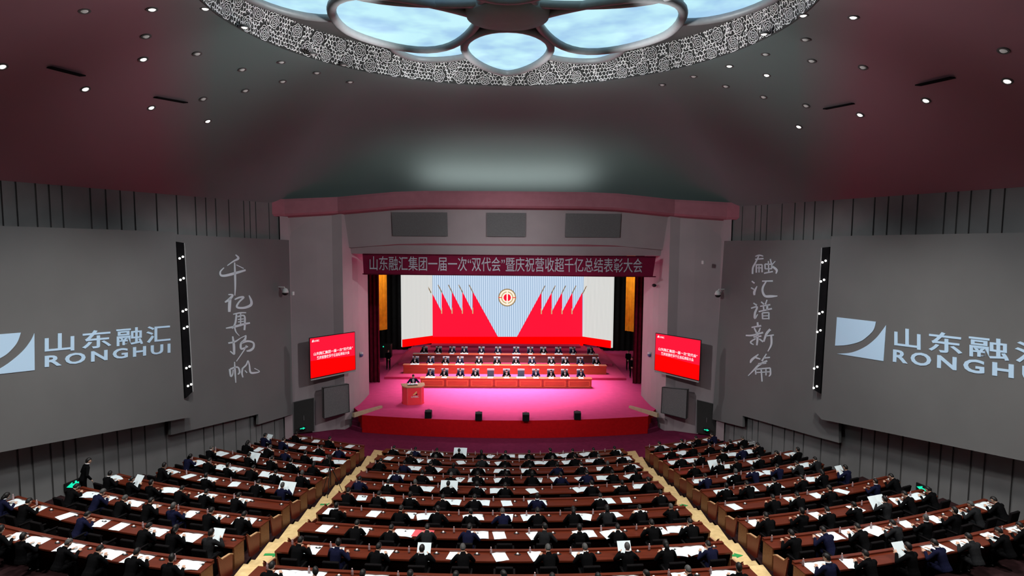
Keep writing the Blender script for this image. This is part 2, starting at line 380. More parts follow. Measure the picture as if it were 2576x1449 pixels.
# header over the stage: curved bulkhead with cornice
HX = [-12.4, -11.6, -10.6, -9.6, -8.4, -7, -5.5, -4, -2, 0, 2, 4, 5.5, 7, 8.4, 9.6, 10.6, 11.6, 12.4]
def yh(x):
    a = abs(x)
    return 30.95+0.011*a*a if a < 8.4 else 31.73-(a-8.4)*0.55 if a < 10.6 else 30.52-(a-10.6)*1.3
def drop(x): a = abs(x); return 0.0 if a < 5 else (a-5)*0.085
PROF = [(-0.9, 10.75), (0.25, 10.75), (0.3, 11.32), (0.55, 11.32), (0.6, 11.2), (0.6, 10.62), (0.5, 10.52), (-0.02, 10.45), (-0.05, 10.3), (-0.35, 9.1), (-0.42, 8.75), (-0.5, 8.65), (-0.62, 8.18), (-4.0, 8.18)]
bm = newbm()
sheet(bm, [[V((x, yh(x)-o, z-(drop(x) if z > 8.7 else 0))) for o, z in PROF] for x in HX])
M_CORN = mat('cornice_rose_paint', (0.42, 0.16, 0.20), 0.8, spec=0.2, vary=0.05)  # rose tint stands in for stage light reflected on cornice and lower band
bm.faces.ensure_lookup_table()
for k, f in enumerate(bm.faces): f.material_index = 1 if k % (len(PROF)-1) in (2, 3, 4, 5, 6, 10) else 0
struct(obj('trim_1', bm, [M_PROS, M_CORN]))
for i, (xa, xb) in enumerate(((-5.75, -2.95), (-0.98, 0.95), (2.95, 5.75))):
    bm = newbm(); g = []
    for k in range(9):
        x = xa+(xb-xa)*k/8; g.append([V((x, yh(x)+0.02, 10.30)), V((x, yh(x)+0.30, 9.12))])
    sheet(bm, g); r = bmesh.ops.extrude_face_region(bm, geom=bm.faces[:])
    for e in r['geom']:
        if isinstance(e, bmesh.types.BMVert): e.co.y -= 0.05
    tag(obj('speaker_grille', bm, M_GRILLE), ('dark grey grille at the left of the header above the banner', 'dark grey grille at the middle of the header above the banner', 'dark grey grille at the right of the header above the banner')[i], 'grille', 'dark grilles in the header')

# ceiling: falls from the round opening to header and walls
CC = V((0, 15.3, 0)); RIN = 6.93; ZIN = 14.43
BND = [(x, yh(x)+2.2, 10.7, 3.4) for x in HX if abs(x) < 8] ; _e = lambda s: [(s*9.6, yh(9.6)+1.6, 10.6, 2.8), (s*10.9, 30.9, 10.55, 2.2)]
BND = _e(-1)[::-1] + BND + _e(1)
def _side(s): return [(s*wall_x(y), y, 10.62, 1.7) for y in (29.3, 26, 22, 18, 14, 10, 6, 2, -2, -6)]
BND = _side(-1)[::-1] + BND + _side(1)
BND = BND + [(0, -6, 12.0, 1.7)]
def boundary(th):
    dx, dy = math.sin(th), math.cos(th); best = None
    n = len(BND)
    for i in range(n):
        a, b = BND[i], BND[(i+1) % n]
        ax, ay = a[0]-CC.x, a[1]-CC.y; ex, ey = b[0]-a[0], b[1]-a[1]
        den = dx*ey-dy*ex
        if abs(den) < 1e-9: continue
        t = (ax*ey-ay*ex)/den; u = (ax*dy-ay*dx)/den
        if t > 0 and -1e-6 <= u <= 1+1e-6 and (best is None or t < best[0]): best = (t, a[2]+(b[2]-a[2])*u, a[3]+(b[3]-a[3])*u)
    return best or (16, 12.0, 1.7)
def ceil_z(x, y):
    v = V((x, y, 0))-CC; r = v.length; Rb, zb, pw = boundary(math.atan2(v.x, v.y))
    s = max(0.0, (r-RIN)/(Rb-RIN)); return ZIN-(ZIN-zb)*min(1.3, s)**pw
def on_ceil(px, py):
    d = ray(px, py).normalized(); t = 5.0
    while t < 60:
        p = CP+d*t
        if p.z > ceil_z(p.x, p.y): return p
        t += 0.05
    return CP+d*20
bm = newbm(); g = []
for k in range(145):
    th = -PI+2*PI*k/144; Rb, zb, pw = boundary(th); row = []
    for i in range(25):
        s = (i/24)**0.8; r = RIN+(Rb-RIN)*s; row.append(V((CC.x+r*math.sin(th), CC.y+r*math.cos(th), ZIN-(ZIN-zb)*s**pw)))
    g.append(row)
sheet(bm, g); struct(obj('ceiling', bm, M_CEIL, smooth=True))

# ------------------------------------------------------------------ flower skylight
sk = thing('flower_skylight', 'round ceiling skylight with lit petal panes and white rose lattice rim', 'skylight', (CC.x, CC.y, ZIN))
def ringpts(r, z, n=96): return [V((r*math.sin(2*PI*k/n), r*math.cos(2*PI*k/n), z)) for k in range(n)]
bm = newbm(); uvl = bm.loops.layers.uv.new('UVMap'); N_ = 144; prof = [(RIN, -0.02), (RIN-0.05, 0.25), (RIN-0.12, 0.5), (RIN-0.22, 0.78)]
rings = [[bm.verts.new((r*math.sin(2*PI*k/N_), r*math.cos(2*PI*k/N_), z)) for k in range(N_)] for r, z in prof]
for a in range(3):
    for k in range(N_):
        f = bm.faces.new([rings[a][k], rings[a][(k+1) % N_], rings[a+1][(k+1) % N_], rings[a+1][k]])
        for l, (kk, aa) in zip(f.loops, ((k, a), (k+1, a), (k+1, a+1), (k, a+1))): l[uvl].uv = (kk/N_*2*PI*RIN, prof[aa][1]*1.1)
obj('rim_shell', bm, M_GRILLE2, sk, True)
def rim_pt(u, v):
    z = v; r = RIN-0.05*min(1, v/0.25)-0.10*max(0, v-0.25)/0.25 if v > 0 else RIN
    a = u/RIN; return V((math.sin(a)*(r-0.03), math.cos(a)*(r-0.03), z))
def rim_ribbon(bm, pts, w):
    L2, R2 = [], []
    for i, (u, v) in enumerate(pts):
        a, b = pts[max(i-1, 0)], pts[min(i+1, len(pts)-1)]; tx, ty = b[0]-a[0], b[1]-a[1]; l = math.hypot(tx, ty) or 1
        L2.append(rim_pt(u-ty/l*w, v+tx/l*w)); R2.append(rim_pt(u+ty/l*w, v-tx/l*w))
    sheet(bm, [L2, R2])
bm = newbm(); q = random.Random(5); CIRC = 2*PI*RIN; roses = []
for row, v in ((0, 0.17), (1, 0.54)):
    n = int(CIRC/0.80)
    for k in range(n): roses.append(((k+0.5*(row % 2)+q.uniform(-.15, .15))*CIRC/n, v+q.uniform(-.03, .03), q.uniform(.17, .215)))
roses = [r for r in roses if q.random() < 0.85]
def inside(v): return -0.015 < v < 0.80
for u0, v0, rr_ in roses:
    for ri in range(4):
        r = rr_*(0.22+0.26*ri); n = 3+ri; ph = q.random()*6
        for p in range(n):
            a0 = ph+2*PI*p/n; pts = []
            for k in range(6):
                t = k/5; a = a0+(2*PI/n)*1.12*t; rad = r*(0.86+0.22*math.sin(PI*t)); pts.append((u0+rad*math.cos(a), v0+rad*math.sin(a)))
            pts = [(a_, b_) for a_, b_ in pts if inside(b_)]
            if len(pts) > 2: rim_ribbon(bm, pts, 0.0075)
cell = 0.118; nu = int(CIRC/cell)
for iy in range(8):
    for ix in range(nu):
        u = (ix+0.5*(iy % 2)+q.uniform(-.18, .18))*cell; v = 0.0+iy*cell*0.92+q.uniform(-.02, .02)
        near = min(roses, key=lambda c: (c[0]-u)**2+(c[1]-v)**2)
        du, dv = u-near[0], v-near[1]; d = math.hypot(du, dv)
        if d < near[2]*1.0: continue
        a = math.atan2(dv, du); r = q.uniform(.066, .078); pts = []
        for k in range(7):
            t = a-1.75+3.5*k/6; pts.append((u+r*math.cos(t)*1.1, v+r*math.sin(t)))
        pts = [(a_, b_) for a_, b_ in pts if inside(b_)]
        if len(pts) > 2: rim_ribbon(bm, pts, 0.0082)
M_LATT2 = mat('white_lattice_metal', (0.92, 0.91, 0.89), 0.6)
obj('rose_lattice', bm, M_LATT2, sk)
bm = newbm(); lathe(bm, [(RIN-0.22, 0.76), (RIN-0.22, 1.3)], 96); obj('recess_shell', bm, M_DARKG, sk)
def petal_pts(ang, r0, r1, W_, peak, z, n=40, tilt=0.0):
    ax = V((math.sin(ang), math.cos(ang), 0)); sd = V((math.cos(ang), -math.sin(ang), 0)); out = []
    p = math.log(0.5)/math.log(peak)
    for k in range(n):
        t = 2*PI*k/n; u = (1-math.cos(t))/2; w = math.sin(PI*u**p)**0.58 if 0 < u < 1 else 0.0
        w = max(w, 0.0)*W_*(1 if t < PI else -1)
        out.append(ax*(r0+(r1-r0)*u)+sd*w+V((0, 0, z+tilt*u)))
    return out
PET = [(0, 0.95, 5.3, 1.22, 0.42, 0.02), (180, 0.95, 5.3, 1.22, 0.42, 0.02)] + [(a, 0.9, 4.95, 1.85, 0.60, 0.08) for a in ()]
PET += [(a, 0.75, 4.40, 2.10, 0.60, 0.06) for a in (71, -71)] + [(a, 0.9, 4.9, 1.7, 0.60, 0.08) for a in (135, -135)]
PET += [(a, 2.2, 6.25, 1.35, 0.6, 0.50) for a in (28, -28, 152, -152)] + [(a, 2.2, 6.45, 1.9, 0.6, 0.52) for a in (91, -91)]
for i, (a, r0, r1, w, pk, z) in enumerate(PET):
    pts = petal_pts(R_(a), r0, r1, w, pk, z)
    bm = newbm(); tube(bm, pts, 0.115, 10, closed=True); fr = obj('petal_frame', bm, M_STEEL, sk, True)
    bm = newbm(); c = sum(pts, V())/len(pts); up = V((0, 0, 0.05)); cv = bm.verts.new(c+up); vs = [bm.verts.new(p+up) for p in pts]
    for k in range(len(vs)):
        try: bm.faces.new([cv, vs[k], vs[(k+1) % len(vs)]])
        except ValueError: pass
    bmesh.ops.remove_doubles(bm, verts=bm.verts[:], dist=1e-4)
    obj('petal_pane', bm, M_SKY, fr)
    if z < 0.3:
        bm = newbm(); sheet(bm, [[p+V((0, 0, 0.04)) for p in pts+pts[:1]], [p+V((0, 0, 0.62)) for p in pts+pts[:1]]])
        obj('petal_skirt', bm, mat('petal_skirt_grey', (0.55, 0.60, 0.66), 0.6), fr)
bm = newbm(); lathe(bm, [(0.0, -0.16), (0.55, -0.15), (0.98, -0.05), (1.02, 0.05), (1.0, 0.5)], 40); obj('hub', bm, mat('hub_grey_paint', (0.27, 0.33, 0.33), 0.7, vary=0.04), sk, True)
bm = newbm(); bmesh.ops.create_circle(bm, cap_ends=True, segments=96, radius=RIN-0.2)
for v in bm.verts: v.co.z = 1.2
obj('recess_ceiling', bm, M_DARKG, sk)

# ceiling spotlights and dark slots
SPL = [(212, 26), (382, 22), (516, 20), (615, 67), (360, 148), (496, 134), (214, 223), (380, 270), (522, 304), (609, 174), (708, 155), (787, 135), (865, 162), (797, 182), (881, 205), (711, 204), (617, 227), (511, 248), (367, 90), (4, 166),
       (2021, 37), (2147, 42), (1922, 84), (2026, 98), (1926, 135), (1835, 165), (2042, 152), (2171, 168), (1929, 188), (1745, 191), (1826, 216), (1666, 212), (1921, 243), (2028, 265), (2164, 288), (2010, 318), (2330, 252), (2535, 203), (2525, 126)]
BRIGHT = {(382, 22), (516, 20), (615, 67), (214, 223), (380, 270), (522, 304), (4, 166), (360, 148), (2021, 37), (2147, 42), (1922, 84), (2164, 288), (2330, 252), (2535, 203), (2010, 318), (1929, 188), (1835, 165)}
sp0 = None
bm1 = newbm(); lathe(bm1, [(0.125, 0.03), (0.125, -0.015), (0.085, -0.02), (0.085, 0.03)], 16)
bm2 = newbm(); lathe(bm2, [(0.0, -0.035), (0.05, -0.03), (0.08, -0.005)], 14); bm3 = bm2.copy()
me_h = bpy.data.meshes.new('spotlight_ring'); bm1.to_mesh(me_h); bm1.free(); me_h.materials.append(M_DARKG)
me_b = bpy.data.meshes.new('lens_bright'); bm2.to_mesh(me_b); bm2.free(); me_b.materials.append(M_SPOTE)
me_d = bpy.data.meshes.new('lens_dim'); bm3.to_mesh(me_d); bm3.free(); me_d.materials.append(M_DIM)
for s in (-1, 1):
    L_ = [p for p in SPL if (p[0]-1273)*s > 0]
    L_.sort(key=lambda p: (on_ceil(*p).xy-CC.xy).length)
    for i, p in enumerate(L_):
        q = on_ceil(*p); e = 0.3
        nrm = V((ceil_z(q.x+e, q.y)-ceil_z(q.x-e, q.y), ceil_z(q.x, q.y+e)-ceil_z(q.x, q.y-e), -2*e)).normalized()
        o = obj_me('ceiling_spotlight', me_h, None); o.location = q+nrm*0.012
        o.rotation_euler = (-nrm).to_track_quat('Z', 'Y').to_euler()
        ln = obj_me('lens', me_b if p in BRIGHT else me_d, None, o)
        tag(o, f"small {'bright' if p in BRIGHT else 'dim'} ceiling spotlight {SIDE[s]} of the flower skylight, {ORD[i] if i < 20 else 'last'} nearest to it", 'ceiling light', 'recessed ceiling spotlights')
for i, (a, b, lb) in enumerate((((120, 166), (205, 188), 'outer left'), ((388, 242), (465, 256), 'inner left'), ((2312, 212), (2400, 192), 'outer right'), ((2078, 272), (2150, 258), 'inner right'))):
    A, B = on_ceil(*a), on_ceil(*b); d = (B-A).normalized(); w = V((d.y, -d.x, 0)).normalized()*0.13; dz = V((0, 0, -0.03))
    A.z -= .015; B.z -= .015
    bm = newbm(); prism(bm, [A-w, B-w, B+w, A+w], dz)
    tag(obj('ceiling_vent', bm, M_BLACK), f'long dark slot vent in the {lb} of the ceiling', 'vent', 'ceiling slot vents')

# ------------------------------------------------------------------ wall panels with projected logos and brush lettering
def quadwall(pxs, s, off, thick, name, m, label, cat):
    o = thing(name, label, cat)
    pts = [on_wall(x, y, s, off) for x, y in pxs]; bm = newbm(); prism(bm, pts, -WN[s]*thick); obj('panel_board', bm, m, o); return o
def bez_fill(bm, pts, push, thick):
    vs = [bm.verts.new(p+push) for p in pts]; f = bm.faces.new(vs)
    r = bmesh.ops.extrude_face_region(bm, geom=[f])
    for g in r['geom']:
        if isinstance(g, bmesh.types.BMVert): g.co += thick
    bmesh.ops.triangulate(bm, faces=[x for x in bm.faces if len(x.verts) > 4])
def smooth_poly(keys, n=8):       # Catmull-Rom through keys (open)
    out = []
    for i in range(len(keys)-1):
        p0 = V(keys[max(i-1, 0)]); p1 = V(keys[i]); p2 = V(keys[i+1]); p3 = V(keys[min(i+2, len(keys)-1)])
        for k in range(n):
            t = k/n; out.append(0.5*((2*p1)+(p2-p0)*t+(2*p0-5*p1+4*p2-p3)*t*t+(3*p1-p0-3*p2+p3)*t**3))
    out.append(V(keys[-1])); return out
OA, OB = 0.62, 0.30
LP = quadwall([(-420, 548), (0, 568), (441, 583), (466, 1086), (459, 1050), (0, 1138), (-420, 1222)][:3] + [(463, 1005), (478, 1012), (482, 1050), (465, 1052), (0, 1138), (-420, 1222)], -1, OA, 0.42, 'acoustic_panel', M_PANEL, 'large grey wall panel at left carrying a cropped pale logo', 'wall panel')
RP = quadwall([(3000, 578), (2576, 585), (2091, 594), (2066, 1004), (2047, 1012), (2044, 1028), (2066, 1055), (2576, 1160), (3000, 1248)], 1, OA, 0.42, 'acoustic_panel', M_PANEL, 'large grey wall panel at right carrying a pale quarter-disc logo', 'wall panel')
LB = quadwall([(425, 588), (470, 591), (727, 604), (737, 1042), (650, 1068), (650, 1042), (465, 1086), (430, 1094)], -1, OB, 0.12, 'acoustic_panel', M_PANEL, 'narrow grey wall panel left of the stage with brush writing', 'wall panel')
RB = quadwall([(1822, 606), (2064, 603), (2110, 601), (2110, 1114), (2050, 1098), (1868, 1046), (1868, 1074), (1792, 1055)], 1, OB, 0.12, 'acoustic_panel', M_PANEL, 'narrow grey wall panel right of the stage with brush writing', 'wall panel')
def wl(s, sx, sy, k, off):
    return lambda u, v: on_wall(sx+u/k, sy+v/k, s, off)
def logo(s, panel, f, shapes, zh, en):  # projected logo built as thin coloured shapes on the panel
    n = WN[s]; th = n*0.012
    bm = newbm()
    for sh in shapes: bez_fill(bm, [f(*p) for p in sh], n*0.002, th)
    obj('logo_emblem', bm, M_PROJECTED, panel)
    bm = newbm(); text_quad(bm, '山东融汇', *[f(*p) for p in zh], push=n*0.002, bold=0.014, space=1.18, thick=th); obj('lettering', bm, M_PROJECTED, panel)  # projected characters, built as thin pale shapes
    bm = newbm(); text_quad(bm, 'RONGHUI', *[f(*p) for p in en], push=n*0.002, bold=0.025, space=1.3, thick=th); obj('lettering', bm, M_PROJECTED, panel)  # projected letters, built as thin pale shapes
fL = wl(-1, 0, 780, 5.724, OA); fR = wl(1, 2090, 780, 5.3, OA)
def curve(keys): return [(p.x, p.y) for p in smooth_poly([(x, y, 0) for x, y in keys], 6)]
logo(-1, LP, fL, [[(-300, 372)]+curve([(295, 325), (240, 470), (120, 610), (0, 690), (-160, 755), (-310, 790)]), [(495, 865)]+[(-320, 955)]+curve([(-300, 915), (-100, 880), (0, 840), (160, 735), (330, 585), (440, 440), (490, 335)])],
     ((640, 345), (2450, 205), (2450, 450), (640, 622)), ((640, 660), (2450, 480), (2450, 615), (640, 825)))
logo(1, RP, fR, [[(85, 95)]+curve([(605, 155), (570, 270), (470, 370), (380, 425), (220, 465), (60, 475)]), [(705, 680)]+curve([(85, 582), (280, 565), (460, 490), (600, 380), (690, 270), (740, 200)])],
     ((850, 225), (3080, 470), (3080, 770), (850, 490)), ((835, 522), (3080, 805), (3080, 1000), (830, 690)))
def brush(panel, s, f, chars):
    n = WN[s]
    for strokes in chars:
        bm = newbm()
        for st in strokes:
            st = [p if len(p) == 3 else (p[0], p[1], 14) for p in st]
            ks = smooth_poly([(p[0], p[1], p[2]) for p in st], 5) if len(st) > 2 else [V(p) for p in st]
            L2, R2 = [], []
            for i, p in enumerate(ks):
                t = ks[min(i+1, len(ks)-1)]-ks[max(i-1, 0)]; t.z = 0; t.normalize(); w = max(6.5, p.z)*0.52
                L2.append(f(p.x-t.y*w, p.y+t.x*w)+n*0.004); R2.append(f(p.x+t.y*w, p.y-t.x*w)+n*0.004)
            vs = sheet(bm, [L2, R2])
            for row, k in ((vs[0][0], 0), (vs[0][-1], -1)): pass
        r = bmesh.ops.extrude_face_region(bm, geom=bm.faces[:])
        for g in r['geom']:
            if isinstance(g, bmesh.types.BMVert): g.co += n*0.01
        obj('brush_lettering', bm, M_BRUSH, panel)
bL = wl(-1, 540, 630, 4.14, OB); bR = wl(1, 1780, 630, 4.14, OB)
QIAN = [[(215, 45, 10), (245, 82, 22), (190, 115, 14), (130, 158, 8)], [(95, 180, 8), (58, 220, 14), (62, 258, 20), (110, 262, 24), (200, 240, 26), (320, 205, 18)], [(222, 150, 8), (300, 188, 9)], [(205, 125, 12), (210, 250, 20), (212, 380, 16), (208, 470, 8)]]
YI = [[(140, 460, 10), (185, 465, 18), (150, 510, 26), (105, 540, 14)], [(158, 500, 28), (152, 580, 30), (150, 640, 24)], [(205, 512, 12), (255, 490, 18), (300, 488, 18), (250, 540, 16), (230, 590, 20), (300, 598, 22), (370, 572, 26), (380, 530, 24), (355, 468, 10)]]
ZAI = [[(190, 665, 10), (260, 650, 14), (325, 648, 12)], [(225, 665, 16), (212, 760, 18), (180, 815, 12)], [(235, 690, 14), (305, 680, 16), (312, 760, 18), (308, 830, 18)], [(240, 720, 11), (300, 712, 11)], [(240, 745, 11), (300, 738, 11)], [(115, 810, 10), (200, 795, 22), (300, 768, 20), (365, 755, 16)], [(268, 655, 12), (268, 790, 12)], [(205, 800, 16), (220, 850, 12), (255, 890, 6)]]
YANG = [[(185, 895, 14), (197, 980, 24), (200, 1050, 22), (198, 1080, 16), (160, 1050, 12)], [(140, 965, 16), (210, 950, 16), (270, 912, 8), (325, 885, 9)], [(325, 885, 10), (312, 930, 22), (275, 960, 16)], [(265, 968, 18), (340, 945, 20), (400, 962, 18), (402, 1010, 20), (370, 1040, 22), (330, 1048, 14)], [(270, 970, 20), (275, 1025, 20), (345, 1000, 12)], [(330, 990, 14), (300, 1045, 10), (225, 1155, 7)]]
FAN = [[(155, 1235, 20), (165, 1310, 16), (185, 1290, 12), (190, 1240, 10)], [(160, 1235, 16), (235, 1215, 16), (258, 1265, 18), (240, 1292, 10)], [(205, 1160, 9), (210, 1260, 16), (218, 1378, 9)], [(288, 1228, 16), (282, 1280, 16), (292, 1322, 12)], [(285, 1232, 14), (328, 1190, 14), (345, 1148, 10), (360, 1200, 14), (370, 1268, 20), (412, 1275, 18), (465, 1260, 9), (412, 1228, 9)], [(312, 1250, 10), (335, 1275, 12)]]
RONG = [[(500, 62, 10), (540, 50, 14), (582, 60, 10)], [(498, 92, 12), (585, 85, 14)], [(540, 50, 12), (500, 130, 16), (475, 180, 18), (470, 245, 16)], [(505, 150, 14), (570, 148, 14)], [(570, 148, 14), (570, 228, 14)], [(510, 150, 14), (510, 232, 14)], [(522, 182, 11), (560, 182, 11)], [(538, 160, 11), (538, 230, 12)], [(600, 142, 14), (672, 145, 14)], [(672, 145, 14), (670, 190, 14)], [(600, 142, 14), (602, 192, 14)], [(600, 192, 12), (672, 190, 12)], [(635, 110, 11), (640, 232, 14)], [(590, 238, 12), (682, 220, 14)], [(655, 90, 12), (668, 142, 14)], [(708, 112, 9), (672, 150, 12)], [(680, 168, 20), (722, 205, 22), (715, 242, 12)]]
HUI = [[(462, 320, 12), (492, 342, 14)], [(455, 388, 12), (486, 406, 13)], [(518, 372, 9), (490, 430, 24), (490, 466, 16)], [(570, 320, 12), (682, 318, 16)], [(612, 325, 14), (580, 380, 20), (576, 430, 20), (602, 475, 22), (660, 478, 26), (730, 475, 10)]]
PU = [[(480, 548, 12), (515, 572, 16)], [(455, 602, 14), (518, 588, 16), (497, 650, 22), (495, 706, 20), (525, 665, 9)], [(560, 535, 12), (590, 562, 15)], [(622, 514, 12), (604, 562, 14)], [(550, 582, 13), (655, 565, 15)], [(582, 570, 13), (588, 622, 14)], [(625, 562, 18), (622, 622, 20)], [(535, 637, 14), (672, 606, 16)], [(572, 650, 14), (640, 646, 14)], [(640, 646, 14), (640, 718, 14)], [(572, 650, 14), (576, 716, 14)], [(576, 682, 11), (640, 680, 11)], [(578, 712, 11), (638, 710, 11)]]
XIN = [[(522, 748, 16), (528, 800, 22)], [(460, 802, 13), (560, 784, 18)], [(488, 808, 14), (508, 850, 16)], [(552, 808, 13), (534, 852, 16)], [(400, 885, 14), (470, 884, 18), (580, 855, 18)], [(515, 850, 24), (522, 920, 22), (515, 988, 16)], [(480, 902, 14), (562, 892, 16)], [(502, 918, 14), (450, 955, 16), (482, 982, 9)], [(540, 922, 13), (582, 952, 16)], [(655, 822, 24), (615, 870, 24), (588, 950, 16)], [(608, 892, 12), (692, 880, 14)], [(665, 888, 18), (666, 980, 20), (630, 1052, 9)]]
PIAN = [[(532, 1082, 11), (465, 1138, 26), (448, 1172, 12)], [(500, 1115, 16), (552, 1132, 13)], [(615, 1078, 12), (568, 1152, 18)], [(590, 1120, 15), (652, 1114, 13)], [(622, 1150, 18), (540, 1192, 22), (480, 1250, 16), (425, 1306, 9)], [(530, 1182, 16), (612, 1170, 20)], [(500, 1240, 14), (505, 1292, 14)], [(500, 1238, 14), (655, 1224, 14)], [(655, 1224, 14), (657, 1290, 16), (640, 1312, 10)], [(500, 1272, 11), (652, 1264, 11)], [(560, 1232, 14), (570, 1366, 13)], [(610, 1230, 12), (611, 1302, 12)]]
brush(LB, -1, bL, [QIAN, YI, ZAI, YANG, FAN]); brush(RB, 1, bR, [RONG, HUI, PU, XIN, PIAN])

# lamp slots between the panels
def slot(s, quad, lamps, label):
    o = thing('lamp_slot', label, 'light fitting'); n = WN[s]
    pts = [on_wall(x, y, s, 0.50) for x, y in quad]; bm = newbm(); prism(bm, pts, -n*0.26); obj('slot_housing', bm, M_BLACK, o)
    i, j = (1, 2); bm = newbm(); tube(bm, [pts[i]+n*0.01, pts[j]+n*0.01], 0.018, 6); obj('edge_strip', bm, M_GREYBOX, o)
    for x, y, b in lamps:
        for dx, dy in ((-4, 2), (4, -2)):
            c = on_wall(x+dx, y+dy, s, 0.54); bm = newbm(); ball(bm, c, 0.042, 8, 6); obj('lamp', bm, M_SPOTE if b else M_DIM, o)
slot(-1, [(444, 608), (463, 611), (485, 985), (467, 1002)], [(456, 648, 1), (458, 702, 1), (464, 781, 1), (467, 824, 1), (473, 924, 1), (477, 969, 1)], 'black vertical slot of small lamps between the left wall panels')
slot(1, [(2087, 621), (2068, 623), (2046, 980), (2063, 990)], [(2073, 658, 1), (2069, 706, 1), (2065, 787, 1), (2060, 833, 1), (2052, 925, 1), (2051, 974, 1)], 'black vertical slot of small lamps between the right wall panels')

# small wall fittings
def dome(p, n, r, name, label, dark=True):
    o = thing(name, label, 'camera'); p = V(p); n = V(n)
    bm = newbm(); tube(bm, [p, p+n*0.30, p+n*0.34-V((0, 0, 0.10))], 0.03, 8); obj('bracket', bm, M_WHITE, o)
    c = p+n*0.34-V((0, 0, 0.10)); bm = newbm(); lathe(bm, [(0.03, 0.06), (r*0.7, 0.02), (r, -0.10), (r, -0.16)], 14, c); obj('dome_housing', bm, M_WHITE, o, True)
    bm = newbm(); ball(bm, c-V((0, 0, 0.17)), (r*0.95, r*0.95, r*0.8), 12, 8); obj('dome_glass', bm, M_BLK, o, True)
dome(on_wall(701, 722, -1, OB+0.005), WN[-1], 0.15, 'dome_camera', 'white dome camera on bracket on the left brush-writing panel')
dome(on_wall(1822, 728, 1, OB+0.005), WN[1], 0.15, 'dome_camera', 'white dome camera on bracket on the right brush-writing panel')
def smallbox(c, n, w, h, t, name, label, cat, m):
    n = V(n).normalized(); z = V((0, 0, 1)); x = z.cross(n).normalized(); M = Matrix((x, n, z)).transposed().to_4x4(); M.translation = V(c)
    bm = newbm(); rbox(bm, -w/2, w/2, 0.0, t, -h/2, h/2, min(0.02, t*0.3), M); return tag(obj(name, bm, m), label, cat)
smallbox(on_wall(734, 738, -1, 0.36), WN[-1], 0.16, 0.18, 0.1, 'wall_box', 'small white box beside the left dome camera', 'box', M_WHITE)
for s, px, py in ((-1, 912, 893), (1, 1630, 893)):
    o = thing('ball_camera', f'small round bluish ball camera on the {SIDE[s]} side of the stage opening', 'camera'); c = at(px, py, 33.2); c.x = s*(7.82)
    bm = newbm(); lathe(bm, [(0.10, 0.06), (0.11, 0.12), (0.10, 0.15)], 12, c); obj('mount', bm, M_WHITE, o)
    bm = newbm(); ball(bm, c, 0.12, 12, 8); obj('ball', bm, mat('bluish_ball', (0.10, 0.14, 0.28), 0.3), o, True)
c = at(1648, 718, 32.5); c.x = 7.80; bm = newbm(); ball(bm, c, (0.12, 0.16, 0.09), 12, 8); tag(obj('dark_sensor', bm, M_BLK, None, True), 'dark oval sensor high on the right stage opening', 'sensor')
c = at(1771, 660, 30.2); smallbox((c.x, c.y, c.z), (-0.9, -0.4, 0), 0.15, 0.17, 0.10, 'wall_box', 'small pale box high on the right stage side wall', 'box', M_WHITE)
for px, py, s, lb in ((180, 1219, -1, 'standing person at the left wall'), (495, 1162, -1, 'middle seats of the left wall'), (2027, 1167, 1, 'middle seats of the right wall'), (2325, 1230, 1, 'back seats of the right wall')):
    p = on_wall(px, py, s, 0.02); n = WN[s]; t = WT[s]
    o = thing('exit_sign', f'green lit exit sign low on the wall by the {lb}', 'exit sign')
    z = V((0, 0, 1)); bm = newbm(); prism(bm, [p+t*0.26-z*0.12, p-t*0.26-z*0.12, p-t*0.26+z*0.12, p+t*0.26+z*0.12], n*0.05); obj('sign_case', bm, M_BLK, o)
    bm = newbm(); a = p+n*0.055
    prism(bm, [a+t*q*s*-1+z*h for q, h in ((-0.20, -0.03), (0.02, -0.03), (0.02, -0.09), (0.22, 0.0), (0.02, 0.09), (0.02, 0.03), (-0.20, 0.03))], n*0.01); obj('arrow', bm, M_GREEN, o)
    bm = newbm(); ball(bm, a+t*0.10*s+z*0.06, 0.035, 8, 6); tube(bm, [a+t*0.10*s+z*0.03, a+t*0.13*s-z*0.09], [0.04, 0.02], 6); obj('pictogram', bm, M_GREEN, o)
for px, py, s in ((760, 1077, -1), (1778, 1081, 1)):
    p = at(px, py, 30.52); n = V((-s*0.6, -0.8, 0))
    o = thing('exit_sign', f'green lit exit sign low on the stage side wall at {SIDE[s]}', 'exit sign'); c = smallbox(p, n, 0.34, 0.18, 0.05, 'sign_case', None, None, M_BLK); c.parent = o
    M = Matrix((V((0, 0, 1)).cross(n).normalized(), n, V((0, 0, 1)))).transposed().to_4x4(); M.translation = p+n*0.055
    bm = newbm(); prism(bm, [M @ V((q, 0, h)) for q, h in ((-0.12, -0.02), (0.02, -0.02), (0.02, -0.06), (0.14, 0), (0.02, 0.06), (0.02, 0.02), (-0.12, 0.02))], n*0.01); obj('arrow', bm, M_GREEN, o)

